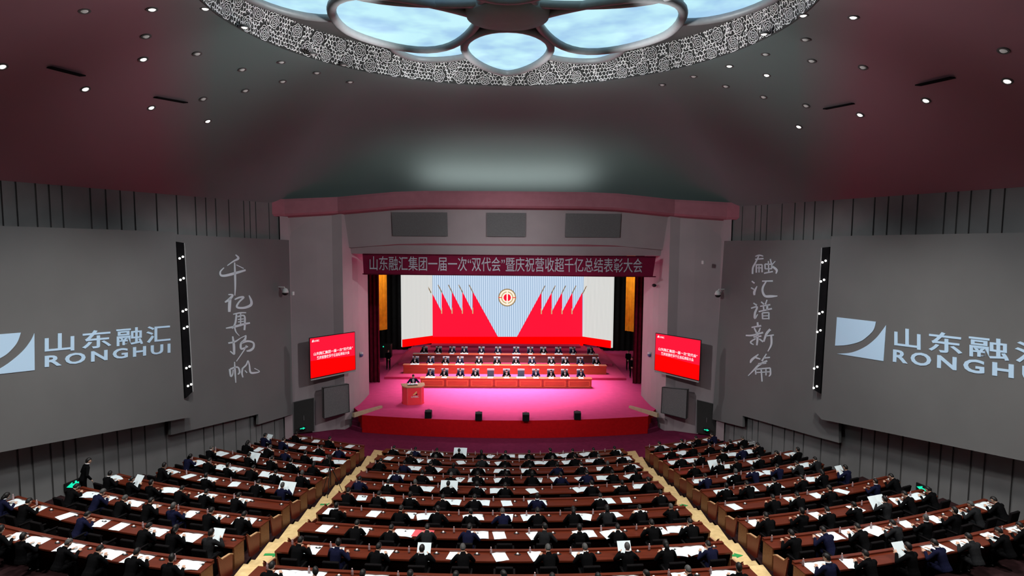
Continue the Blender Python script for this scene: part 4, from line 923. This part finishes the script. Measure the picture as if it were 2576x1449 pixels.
def make_person(name, pose):
    """meshes of one figure, origin on the floor below the seat, facing +Y"""
    stand = pose.get('stand', False); lean = R_(pose.get('lean', 8)); twist = R_(pose.get('twist', 0))
    hipz = 0.90 if stand else 0.53; pel = V((0, 0 if stand else -0.04, hipz))
    ax = V((math.sin(twist)*0.15, math.sin(lean), math.cos(lean))).normalized()
    waist = pel+ax*0.17; chest = pel+ax*0.37; neckb = pel+ax*0.53
    hp = R_(pose.get('pitch', 15)); hy = R_(pose.get('yaw', 0)); hr = R_(pose.get('roll', 0))
    hax = V((0, math.sin(min(lean+hp*0.45, 0.9)), math.cos(min(lean+hp*0.45, 0.9))))
    head = neckb+hax*0.160
    HM = Matrix.Translation(head) @ Euler((-hp, hr, hy), 'XYZ').to_matrix().to_4x4()
    sh = {s: chest+ax*0.085+V((s*0.175, s*math.sin(twist)*0.1, 0)) for s in (-1, 1)}
    hd = {-1: V(pose['hl']), 1: V(pose['hr'])}
    arms = {}
    for s in (-1, 1):
        e, w = ik(sh[s], hd[s], V(pose.get('pole', (s*0.8, -0.35, -0.7)) if not stand else (s*0.7, -0.7, -0.2))); arms[s] = (sh[s], e, w)
    # legs
    if stand:
        leg = {s: [V((s*0.095, 0, 0.88)), V((s*0.11, 0.02, 0.48)), V((s*0.12, -0.02, 0.09))] for s in (-1, 1)}
    else:
        leg = {s: [V((s*0.095, -0.02, hipz-0.03)), V((s*0.13, 0.40, 0.50)), V((s*0.14, 0.38, 0.10))] for s in (-1, 1)}
    # --- body: one continuous surface
    bm = newbm()
    def torso(bm, k):
        pts = [pel-ax*0.05, pel+ax*0.02, waist, chest, chest+ax*0.08, chest+ax*0.125, neckb-ax*0.01]
        rad = [(0.13, 0.10), (0.165, 0.115), (0.145, 0.105), (0.175, 0.115), (0.165, 0.10), (0.11, 0.08), (0.06, 0.058)]
        P, Q = [], []
        for i in range(len(pts)-1):
            for q in range(4):
                t = q/4; P.append(pts[i].lerp(pts[i+1], t)); Q.append(tuple((a*(1-t)+b*t)*k for a, b in zip(rad[i], rad[i+1])))
        P.append(pts[-1]); Q.append(tuple(a*k for a in rad[-1])); tube(bm, P, Q, 16, flat=(1, 0, 0))
    torso(bm, 0.93)
    tube(bm, [neckb-ax*0.03, neckb.lerp(head, 0.45), head-hax*0.02], [0.056, 0.052, 0.05], 12)
    build_head(bm, HM)
    for s in (-1, 1):
        a, e, w = arms[s]; limb(bm, [a, e, w], [0.050, 0.040, 0.027])
        f = (w-e).normalized(); f = (f+V(pose.get('hand_dir', (0, 0.6, -0.1)))).normalized(); hand_mesh(bm, w+f*0.005, f, V(pose.get('palm', (0, 0, -1)))+V((-s*0.2, 0, 0)), s)
        limb(bm, leg[s], [0.075, 0.052, 0.036])
        fp = leg[s][2]; tube(bm, [fp+V((0, -0.03, -0.05)), fp+V((0, 0.06, -0.055)), fp+V((0, 0.15, -0.065))], [(0.034, 0.04), (0.038, 0.032), (0.03, 0.018)], 10)
    body = eval_mesh(bm, name, 0.0105, 1); face_details(body, HM)
    for m in (M_SKIN, M_EYE, M_LIP): body.materials.append(m)
    parts = [('body', body)]
    bm = newbm(); torso(bm, 1.06)
    for s in (-1, 1):
        a, e, w = arms[s]; limb(bm, [a-V((s*0.02, 0, 0)), a, e, e.lerp(w, 0.93)], [0.085, 0.072, 0.057, 0.045])
    tube(bm, [pel+ax*0.04, pel-ax*0.08], [(0.18, 0.13), (0.185, 0.14)], 14, flat=(1, 0, 0))
    tube(bm, [neckb-ax*0.06, neckb+hax*0.0, neckb+hax*0.045], [0.095, 0.08, 0.074], 12)
    parts.append(('jacket', eval_mesh(bm, 'jacket', 0.019)))
    bm = newbm(); tube(bm, [pel+ax*0.08, pel-ax*0.05], [(0.165, 0.12), (0.17, 0.125)], 14, flat=(1, 0, 0))
    for s in (-1, 1): limb(bm, leg[s], [0.095, 0.068, 0.055])
    parts.append(('trousers', eval_mesh(bm, 'trousers', 0.022)))
    for s in (-1, 1):
        bm = newbm(); fp = leg[s][2]; tube(bm, [fp+V((0, -0.06, -0.055)), fp+V((0, -0.02, -0.045)), fp+V((0, 0.06, -0.05)), fp+V((0, 0.17, -0.066)), fp+V((0, 0.20, -0.075))], [(0.03, 0.034), (0.042, 0.045), (0.044, 0.04), (0.038, 0.024), (0.02, 0.012)], 12, flat=(1, 0, 0))
        me = bpy.data.meshes.new('shoe'); bm.to_mesh(me); bm.free(); parts.append(('shoe', me))
    bm = hair_bm(HM, pose.get('hair', 'short')); me = bpy.data.meshes.new('hair'); bm.to_mesh(me); bm.free()
    for p in me.polygons: p.use_smooth = True
    parts.append(('hair', me))
    # collar and shirt front with tie
    bm = newbm(); c = neckb+hax*0.045; n = 14
    tube(bm, [c+V((0.066*math.cos(2*PI*k/n), 0.066*math.sin(2*PI*k/n)+0.004, 0.012-0.012*math.sin(2*PI*k/n))) for k in range(n)], 0.014, 6, closed=True)
    me = bpy.data.meshes.new('shirt_collar'); bm.to_mesh(me); bm.free(); parts.append(('shirt_collar', me))
    fy = V((0, math.cos(lean), -math.sin(lean)))
    def cp(x, h, dy): return pel+ax*h+V((x, 0, 0))+fy*dy
    bm = newbm(); g = [[cp(-x, h, d), cp(-x*0.5, h, d+0.008), cp(0, h, d+0.012), cp(x*0.5, h, d+0.008), cp(x, h, d)] for x, h, d in ((0.012, 0.21, 0.128), (0.036, 0.30, 0.133), (0.058, 0.39, 0.128), (0.064, 0.46, 0.106), (0.056, 0.52, 0.072))]
    sheet(bm, g); me = bpy.data.meshes.new('shirt_front'); bm.to_mesh(me); bm.free(); parts.append(('shirt_front', me))
    bm = newbm(); g = [[cp(-x, h, d+0.012), cp(0, h, d+0.018), cp(x, h, d+0.012)] for x, h, d in ((0.004, 0.20, 0.128), (0.020, 0.30, 0.136), (0.015, 0.40, 0.130), (0.018, 0.48, 0.104), (0.016, 0.515, 0.082))]
    sheet(bm, g); me = bpy.data.meshes.new('tie'); bm.to_mesh(me); bm.free(); parts.append(('tie', me))
    return parts
DEFM = {'trousers': M_SUIT, 'shoe': M_SHOE, 'shirt_collar': M_SHIRT, 'shirt_front': M_SHIRT, 'tie': M_TIE}
_var = {}
def spawn(parts, key, suit, hair, loc, rz, label, scale=1.0, skip=(), group=None):
    root = None
    for nm, me in parts:
        if nm in skip: continue
        mk = {'jacket': suit, 'hair': hair}.get(nm, DEFM.get(nm))
        if nm == 'trousers': mk = suit
        if mk is not None:
            k = (key, id(me), mk.name)
            if k not in _var:
                m2 = me.copy(); m2.materials.clear(); m2.materials.append(mk); _var[k] = m2
            me = _var[k]
        o = bpy.data.objects.new('person' if nm == 'body' else nm, me); COL.objects.link(o)
        if root is None:
            root = o; o.location = loc; o.rotation_euler = (0, 0, rz); o.scale = (scale,)*3; tag(o, label, 'person', group)
        else: o.parent = root
    return root
POSES = [
    (dict(lean=26, pitch=46, hl=(-0.15, 0.46, 0.815), hr=(0.14, 0.48, 0.815)), 'reading'),
    (dict(lean=9, pitch=14, hl=(-0.16, 0.36, 0.82), hr=(0.15, 0.37, 0.82)), 'sitting upright'),
    (dict(lean=33, pitch=52, hl=(-0.20, 0.46, 0.815), hr=(0.09, 0.46, 0.82), roll=6), 'bent over writing'),
    (dict(lean=14, pitch=28, hl=(-0.16, 0.36, 0.93), hr=(0.16, 0.36, 0.93), palm=(0, -0.4, -0.6)), 'holding up a paper'),
    (dict(lean=19, pitch=28, yaw=28, hl=(-0.12, 0.40, 0.815), hr=(0.20, 0.36, 0.815)), 'looking aside'),
    (dict(lean=26, pitch=38, hl=(-0.06, 0.34, 0.98), hr=(0.12, 0.42, 0.815), roll=-8, hand_dir=(0, 0.1, 0.6)), 'leaning on one hand'),
    (dict(lean=23, pitch=40, hl=(-0.13, 0.40, 0.815), hr=(0.13, 0.42, 0.815), hair='long'), 'with longer hair reading'),
]
PV = [(make_person('person_body', p), n) for p, n in POSES]

# ------------------------------------------------------------------ chairs, papers, bottles (one of each kind, then copies)
def mesh_of(bm, name, m, smooth=False):
    me = bpy.data.meshes.new(name); bm.to_mesh(me); bm.free(); me.materials.append(m)
    if smooth:
        for p in me.polygons: p.use_smooth = True
    return me
def chair_meshes():
    P = []
    bm = newbm(); rbox(bm, -0.24, 0.24, -0.24, 0.20, 0.37, 0.46, 0.03); P.append(('seat', mesh_of(bm, 'seat', M_CHAIR)))
    bm = newbm(); M = Matrix.Translation((0, -0.255, 0.44)) @ Euler((R_(8), 0, 0)).to_matrix().to_4x4(); rbox(bm, -0.25, 0.25, -0.06, 0.03, 0, 0.52, 0.03, M); P.append(('backrest', mesh_of(bm, 'backrest', M_CHAIR)))
    for s in (-1, 1):
        bm = newbm(); rbox(bm, s*0.29-0.03, s*0.29+0.03, -0.26, 0.16, 0.60, 0.64, 0.012); P.append(('armrest', mesh_of(bm, 'armrest', M_CHAIR)))
        bm = newbm(); box(bm, s*0.285-0.02, s*0.285+0.02, -0.20, 0.08, 0.002, 0.60); P.append(('leg', mesh_of(bm, 'leg', M_CHAIR)))
    return P
CH = chair_meshes()
bm = newbm(); prism(bm, [V((0.0, y, z)) for y, z in ((-0.34, 0.003), (0.18, 0.003), (0.20, 0.60), (0.10, 0.66), (-0.30, 0.70), (-0.42, 0.86), (-0.48, 0.84))], (0.045, 0, 0)); ENDM = mesh_of(bm, 'end_panel', M_CHEND)
bm = newbm(); prism(bm, [V((-0.012, y, z)) for y, z in ((0.22, 0.60), (0.10, 0.665), (-0.30, 0.705), (-0.44, 0.875), (-0.46, 0.905), (-0.30, 0.735), (0.10, 0.695), (0.23, 0.63))], (0.07, 0, 0)); ENDT = mesh_of(bm, 'armrest_cap', M_PODT)
def place(parts, name, label, cat, loc, rz, group=None, scale=1.0, extra=()):
    root = thing(name, label, cat, loc, rz, group); root.scale = (scale,)*3
    for nm, me in parts:
        o = bpy.data.objects.new(nm, me); COL.objects.link(o); o.parent = root
    for nm, me, off in extra:
        o = bpy.data.objects.new(nm, me); COL.objects.link(o); o.parent = root; o.location = off
    return root
def paper_mesh(kind, name):
    bm = newbm(); w, h = (0.32, 0.41) if kind != 'open' else (0.58, 0.41); n = 8; g = []
    for j in range(5):
        row = []
        for i in range(n+1):
            x = -w/2+w*i/n; y = -h/2+h*j/4
            if kind == 'open': z = 0.006+0.012*abs(math.sin(PI*(i/n-0.5)*2))
            elif kind == 'bent': z = 0.004+0.03*(j/4)**2+0.006*math.sin(i)
            else: z = 0.004+0.002*math.sin(i*1.3+j)
            row.append(V((x, y, z)))
        g.append(row)
    sheet(bm, g); r = bmesh.ops.extrude_face_region(bm, geom=bm.faces[:])
    for e in r['geom']:
        if isinstance(e, bmesh.types.BMVert): e.co.z -= 0.003
    bmesh.ops.recalc_face_normals(bm, faces=bm.faces[:])
    return mesh_of(bm, name, M_PAPER)
PAP = {k: paper_mesh(k, 'document') for k in ('flat', 'open', 'bent')}
PAPR = PAP['open'].copy(); PAPR.materials.clear(); PAPR.materials.append(M_PINKP)
bm = newbm(); lathe(bm, [(0.020, 0.001), (0.036, 0.006), (0.036, 0.07), (0.032, 0.085), (0.036, 0.10), (0.036, 0.15), (0.014, 0.195), (0.014, 0.205)], 12); BOT = mesh_of(bm, 'water_bottle', M_BOTTLE, True)
bm = newbm(); lathe(bm, [(0.016, 0.203), (0.017, 0.206), (0.017, 0.226), (0.012, 0.228)], 12); BCAP = mesh_of(bm, 'cap', M_CAPB)
def doc(kind, loc, rz, label, rx=0.0, me=None):
    o = bpy.data.objects.new('document', me or PAP[kind]); COL.objects.link(o); o.location = loc; o.rotation_euler = (rx, 0, rz); o.scale = (KP*1.28,)*3; return tag(o, label, 'paper')
def bottle(loc, label):
    o = bpy.data.objects.new('water_bottle', BOT); COL.objects.link(o); o.location = loc; o.rotation_euler = (0, 0, RND.random()*6); o.scale = (KP*0.95,)*3; tag(o, label, 'bottle')
    c = bpy.data.objects.new('cap', BCAP); COL.objects.link(c); c.parent = o

# ------------------------------------------------------------------ hall desks and their rows of sitters
bm = newbm(); lathe(bm, [(0.0, 0.0), (0.052, 0.0), (0.052, 0.012), (0.0, 0.014)], 14)
for v in bm.verts: v.co.x *= 1.9
FPL = mesh_of(bm, 'desk_fitting', M_BLK)
bm = newbm(); lathe(bm, [(0.0, 0.0), (0.034, 0.0), (0.034, 0.030), (0.018, 0.042)], 12); FDOT = mesh_of(bm, 'fitting_button', mat('glossy_white_button', (0.9, 0.88, 0.88), 0.2, spec=0.6))
DT = 0.57
def arc_slab(bm, r0, r1, z0, z1, pa, pb, n=20):
    ro = []
    for k in range(n+1):
        ph = pa+(pb-pa)*k/n; ro.append([pol(r0, ph, z0), pol(r1, ph, z0), pol(r1, ph, z1), pol(r0, ph, z1), pol(r0, ph, z0)])
    vs = [[bm.verts.new(p) for p in r[:4]] for r in ro]
    for a, b in zip(vs, vs[1:]):
        for i in range(4): bm.faces.new([a[i], a[(i+1) % 4], b[(i+1) % 4], b[i]])
    bm.faces.new(vs[0]); bm.faces.new(vs[-1][::-1]); bmesh.ops.recalc_face_normals(bm, faces=bm.faces[:]); return bm
def hall_desk(j, pa, pb, label, seats):
    R = RAD(j); z = ZF(j); pm = (pa+pb)/2; c = pol(R+0.3, pm, z)
    root = thing('conference_desk', label, 'desk', c, 0, 'long hall desks'); inv = Matrix.Translation(-c)
    def part(nm, bm, m): bmesh.ops.transform(bm, matrix=inv, verts=bm.verts[:]); return obj(nm, bm, m, root)
    e = 0.02/R
    part('desktop', arc_slab(newbm(), R, R+0.44, z+DT-0.03, z+DT, pa, pb), M_DESK)
    part('front_panel', arc_slab(newbm(), R+0.03, R+0.06, z+0.003, z+DT-0.03, pa+e, pb-e), M_DESK)
    part('front_ledge', arc_slab(newbm(), R-0.02, R+0.075, z+DT, z+DT+0.04, pa+0.30/R if pb-pa > 0.3 else pa+e, pb-e), M_DESK)
    part('shelf', arc_slab(newbm(), R+0.08, R+0.32, z+0.40, z+0.415, pa+3*e, pb-3*e), M_CARP)
    part('rear_trim', arc_slab(newbm(), R+0.44, R+0.452, z+DT-0.04, z+DT-0.004, pa, pb), M_DESK)
    for a, b in ((pa, pa+0.045/R), (pb-0.045/R, pb)): part('end_panel', arc_slab(newbm(), R+0.061, R+0.43, z+0.003, z+DT-0.03, a, b, 2), M_DESKEND)
    for ph in seats:
        q = pol(R+0.16, ph+0.30/R, z+DT+0.001)-c
        o = bpy.data.objects.new('desk_fitting', FPL); COL.objects.link(o); o.parent = root; o.location = q; o.rotation_euler = (0, 0, ph); o.scale = (KP,)*3
        d = bpy.data.objects.new('fitting_button', FDOT); COL.objects.link(d); d.parent = o; d.location = (0, 0.0, 0.012)
    return root
def in_view(p, m=70):
    d = V(p)-CP; zf = d.dot(_f)
    if zf < 1: return False
    x = W/2+FPX*d.dot(_r)/zf; y = H/2-FPX*d.dot(_u)/zf
    return -m < x < W+m and y < H+m
def seat_row(j, phis, block, start_side, occ, ends=()):
    R = RAD(j); z = ZF(j); n = len(phis)
    for i, ph in enumerate(phis):
        rank = i if start_side != 'right' else n-1-i
        aisle = {'middle': 'left', 'left': 'left', 'right': 'right'}[block]
        rank = {'middle': i, 'left': n-1-i, 'right': i}[block]
        where = f"{ORD[rank]} seat from {aisle} aisle, {ORD[j]} {block} row"
        p = pol(R+0.70, ph, z)
        if not in_view(p+V((0, 0, 1.0))): continue
        ex = []
        if i in ends: ox = -0.75 if ends[i] < 0 else 0.69; ex = [('end_panel', ENDM, (ox, 0, 0)), ('armrest_cap', ENDT, (ox, 0, 0))]
        if in_view(p+V((0, 0, 0.7)), 20) and j < 9: place(CH, 'auditorium_chair', f"dark {'wood-ended ' if ex else ''}chair at {where}", 'chair', p, ph, 'hall chairs', KP, extra=ex)
        if RND.random() < 0.62: 
            b = pol(R+0.12+RND.random()*0.05, ph-0.33/R+RND.uniform(-.03, .03)/R, z+DT+0.003); bottle(b, f"water bottle before {where}")
        here = RND.random() < occ
        x = RND.random()
        if here:
            pv = RND.choices(range(7), (30, 14, 20, 9, 12, 8, 7))[0]
            parts, pn = PV[pv]
            suit = RND.choices((M_SUIT, M_NAVY, M_GREYS), (80, 11, 9))[0]; hair = RND.choices((M_HAIR, M_GHAIR), (88, 12))[0]
            sc = {M_SUIT: 'black', M_NAVY: 'navy', M_GREYS: 'grey'}[suit]
            q = pol(R+0.69+RND.uniform(-.03, .03), ph+RND.uniform(-.07, .07)/R, z+0.0)
            spawn(parts, pv, suit, hair, q, ph+RND.uniform(-.16, .16), f"person in {sc} suit {pn}, {where}", KP*RND.uniform(0.98, 1.06), skip=('shirt_front', 'tie') + (() if RND.random() < 0.2 else ('shirt_collar',)))
            f = V((-math.sin(ph), math.cos(ph), 0)); sd = V((math.cos(ph), math.sin(ph), 0))
            if pv == 3:
                doc('open' if x < .5 else 'flat', q+f*0.31+V((0, 0, 0.74)), ph, f"white paper held up by the sitter in {where}", R_(52))
            elif x < 0.9:
                k = 'open' if x < 0.44 else ('bent' if x > 0.75 else 'flat')
                c = pol(R+0.25+RND.uniform(-.03, .04), ph+RND.choice((-1, 1))*RND.uniform(.04, .30)/R, z+DT+0.002)
                doc(k, c, ph+RND.uniform(-.35, .35), f"{'open white booklet' if k == 'open' else 'white paper sheet'} before {where}", me=PAPR if (j == 7 and block == 'middle' and i == 3) else None)
        elif x < 0.75:
            c = pol(R+0.25, ph+RND.uniform(-.15, .15)/R, z+DT+0.002); doc('flat', c, ph+RND.uniform(-.5, .5), f"white paper sheet at the empty {where}")
BLK = {}
for j in range(NROW):
    R = RAD(j)
    pm = math.asin(5.05/R); ph = [-pm+(i+0.5)*2*pm/11 for i in range(11)]
    hall_desk(j, -math.asin(5.2/R), math.asin(5.2/R), f'long curved wooden desk, {ORD[j]} middle row from the stage', ph)
    seat_row(j, ph, 'middle', 'left', 0.90, {0: -1, 10: 1})
    for s, bk in ((-1, 'left'), (1, 'right')):
        a = math.asin(6.2/R); seats = []
        q = a+0.5/R
        while True:
            p = pol(R+0.9, q); w = wall_x(p.y)
            if p.x > w-1.0 or len(seats) > 11: break
            seats.append(q); q += 0.94/R
        if not seats: continue
        L = [s*x for x in seats]; L.sort(); lo, hi = (-(seats[-1]+0.47/R), -a) if s < 0 else (a, seats[-1]+0.47/R)
        hall_desk(j, lo, hi, f'curved wooden desk, {ORD[j]} {bk} row from the stage', L)
        seat_row(j, L, bk, bk, 0.90, {len(L)-1: 1} if s < 0 else {0: -1})

# people and chairs on the stage
PS = [(make_person('person_body', p), n) for p, n in ((dict(lean=6, pitch=10, hl=(-0.18, 0.40, 0.82), hr=(0.18, 0.40, 0.82)), 'facing the hall'), (dict(lean=14, pitch=32, hl=(-0.15, 0.42, 0.82), hr=(0.14, 0.42, 0.82)), 'reading'),
     (dict(lean=8, pitch=14, yaw=25, hl=(-0.16, 0.40, 0.82), hr=(0.20, 0.38, 0.82)), 'turned aside'))]
SCH = []
bm = newbm(); rbox(bm, -0.27, 0.27, -0.25, 0.25, 0.40, 0.50, 0.03); SCH.append(('seat', mesh_of(bm, 'seat', M_CHAIRS)))
bm = newbm(); rbox(bm, -0.28, 0.28, -0.34, -0.25, 0.46, 1.22, 0.03); SCH.append(('backrest', mesh_of(bm, 'backrest', M_CHAIRS)))
bm = newbm(); rbox(bm, -0.29, 0.29, -0.352, -0.238, 1.10, 1.235, 0.02); SCH.append(('headrest_cover', mesh_of(bm, 'headrest_cover', M_COVER)))
for s in (-1, 1):
    bm = newbm(); tube(bm, [(s*0.30, -0.28, 0.70), (s*0.31, 0.0, 0.69), (s*0.31, 0.2, 0.66), (s*0.31, 0.2, 0.48)], 0.025, 6); SCH.append(('armrest', mesh_of(bm, 'armrest', M_CHAIRS)))
    for yy in (-0.2, 0.2):
        bm = newbm(); tube(bm, [(s*0.24, yy, 0.42), (s*0.26, yy*1.15, 0.003)], [0.025, 0.018], 6); SCH.append(('leg', mesh_of(bm, 'leg', M_BLK)))
ROWS = [('front', 36.8, 0.0, 945, [1083, 1118, 1158, 1196, 1234, 1274, 1311, 1348, 1386, 1421, 1461], (4, 6)), ('middle', 39.8, 0.16, 910, [1044, 1083, 1121, 1157, 1205, 1250, 1298, 1338, 1387, 1422, 1460, 1500], ()), ('back', 42.65, 0.32, 880, [1067, 1103, 1137, 1168, 1211, 1253, 1299, 1334, 1367, 1405, 1441, 1486], ())]
for nm, y, z, py, xs, empty in ROWS:
    for i, px in enumerate(xs):
        X = at(px, py, y+0.75).x; w = f"{ORD[i]} from left at the {nm} stage desk"
        place(SCH, 'armchair', f"{'empty ' if i in empty else ''}dark chair with pale headrest, {w}", 'chair', (X, y+0.84, z+0.003), PI, 'stage chairs', KP)
        X2 = at(px, py+14, y+0.3).x
        doc('flat' if i % 3 else 'open', (X2, y+0.20, z+0.583), PI+RND.uniform(-.15, .15), f"white paper, {w}")
        if i in empty: continue
        k = RND.choices((0, 1, 2), (55, 30, 15))[0]; su = RND.choices((M_SUIT, M_NAVY), (55, 45))[0]
        spawn(PS[k][0], ('s', k), su, M_HAIR, (X, y+0.74, z+0.003), PI+RND.uniform(-.12, .12), f"person in {'black' if su is M_SUIT else 'navy'} suit {PS[k][1]}, {w}", KP*1.03)
# speaker and attendants
sp = make_person('person_body', dict(stand=True, lean=7, pitch=20, hl=(-0.22, 0.36, 1.15), hr=(0.22, 0.36, 1.15)))
spawn(sp, 'sp', M_NAVY, M_HAIR, (pb.x-0.06, pb.y+0.85, 0.0), PI+R_(8), 'person in dark suit speaking behind the red podium', 0.87)
doc('open', (pb.x, pb.y+0.26, 1.053), PI+R_(12), 'white speech papers on the red podium', R_(4))
at_ = make_person('person_body', dict(stand=True, lean=1, pitch=4, hl=(-0.05, 0.20, 0.92), hr=(0.05, 0.21, 0.93), hand_dir=(0, 0.3, -0.6), palm=(0, -1, 0), hair='bun'))
for px, py, zz, lb, rz in ((977, 923, 0.16, 'person in black standing with clasped hands at the left stage edge', PI+.25), (1580, 925, 0.16, 'person in black standing behind another at the right stage edge', PI-.3), (1589, 950, 0.0, 'person in black standing nearest the right maroon drape', PI-.2)):
    p = at_z(px, py, zz); spawn(at_, 'at', M_SUIT, M_HAIR, (p.x, p.y, zz+0.003 if abs(p.x) < 7.7 else 0.003), rz, lb, 0.80, skip=('tie', 'shirt_front'))
# someone standing by the left wall, back to the camera
st = make_person('person_body', dict(stand=True, lean=16, pitch=20, hl=(-0.22, 0.22, 0.9), hr=(0.24, 0.20, 0.88), hand_dir=(0, 0.2, -0.6)))
p = on_wall(212, 1262, -1, 0.55); jj = min(range(NROW), key=lambda q: abs(RAD(q)+0.5-(V((p.x, p.y, 0))-V((0, CY, 0))).length))
spawn(st, 'st', M_SUIT, M_HAIR, (p.x, p.y, ZF(jj)+0.003), -0.7, 'person in black standing bent at the left wall beside the exit sign', 0.80, skip=('tie', 'shirt_front'))

# tripod in the left aisle, pale cabinet by the right wall, green arrows on the aisle floor
p = at(843, 1262, 19.9); tz = ZF(5)
tp = thing('tripod', 'black tripod standing in the left aisle', 'tripod', (-5.75, p.y, tz+0.06)); tp.scale = (0.8,)*3
bm = newbm(); tube(bm, [(0, 0, 0.35), (0, 0, 1.45)], 0.018, 8); obj('centre_column', bm, M_BLK, tp)
for k in range(3):
    a = 2*PI*k/3+0.5; bm = newbm(); tube(bm, [(0.03*math.cos(a), 0.03*math.sin(a), 1.10), (0.26*math.cos(a), 0.26*math.sin(a), 0.55), (0.46*math.cos(a), 0.46*math.sin(a), 0.012)], [0.02, 0.016, 0.012], 8); lg = obj('leg', bm, M_BLK, tp)
    bm = newbm(); ball(bm, (0.46*math.cos(a), 0.46*math.sin(a), 0.02), 0.02, 8, 6); obj('rubber_foot', bm, M_BLK, lg)
bm = newbm(); rbox(bm, -0.07, 0.07, -0.11, 0.11, 1.47, 1.60, 0.015); obj('tripod_head', bm, M_BLK, tp)
bm = newbm(); tube(bm, [(0, -0.05, 1.48), (0.05, -0.35, 1.38)], 0.012, 6); obj('pan_handle', bm, M_BLK, tp)
p = on_wall(1883, 1146, 1, 0.62); o = thing('cabinet', 'pale grey upright cabinet by the right wall near the front seats', 'cabinet', (p.x, p.y, -0.9), R_(22)); o.scale = (0.78,)*3
bm = newbm(); rbox(bm, -0.26, 0.26, -0.22, 0.22, 0.003, 1.25, 0.03); obj('cabinet_body', bm, M_GREYBOX, o)
bm = newbm(); box(bm, -0.20, 0.20, -0.235, -0.222, 0.10, 1.15); obj('cabinet_door', bm, M_WHITE, o)
bm = newbm(); box(bm, -0.15, 0.15, -0.15, 0.15, 1.252, 1.28); obj('cabinet_top', bm, M_DARKG, o)
for px, py, lb in ((691, 1380, 'nearer end of the left aisle'), (826, 1261, 'middle of the left aisle'), (1708, 1262, 'middle of the right aisle'), (1832, 1380, 'nearer end of the right aisle')):
    best = min(range(NROW), key=lambda q: abs((lambda h: (V((h.x, h.y))-V((0, CY))).length-(RAD(q)+0.85))(at_z(px, py, ZF(q)+0.06))))
    h = at_z(px, py, ZF(best)+0.06); s = -1 if h.x < 0 else 1; h.x = s*5.75
    v = V((h.x, h.y))-V((0, CY)); v = v.normalized()*(RAD(best)+0.80); h.x, h.y = v.x, v.y+CY
    bm = newbm(); c = V((h.x, h.y, ZF(best)+0.064))
    prism(bm, [c+V((x, y, 0)) for x, y in ((-0.22, -0.05), (0.02, -0.05), (0.02, -0.12), (0.22, 0.0), (0.02, 0.12), (0.02, 0.05), (-0.22, 0.05))], (0, 0, 0.004))
    tag(obj('floor_arrow', bm, mat('green_floor_mark', (0.02, 0.30, 0.08), 0.5)), f'green arrow mark on the boards at the {lb}', 'floor mark')
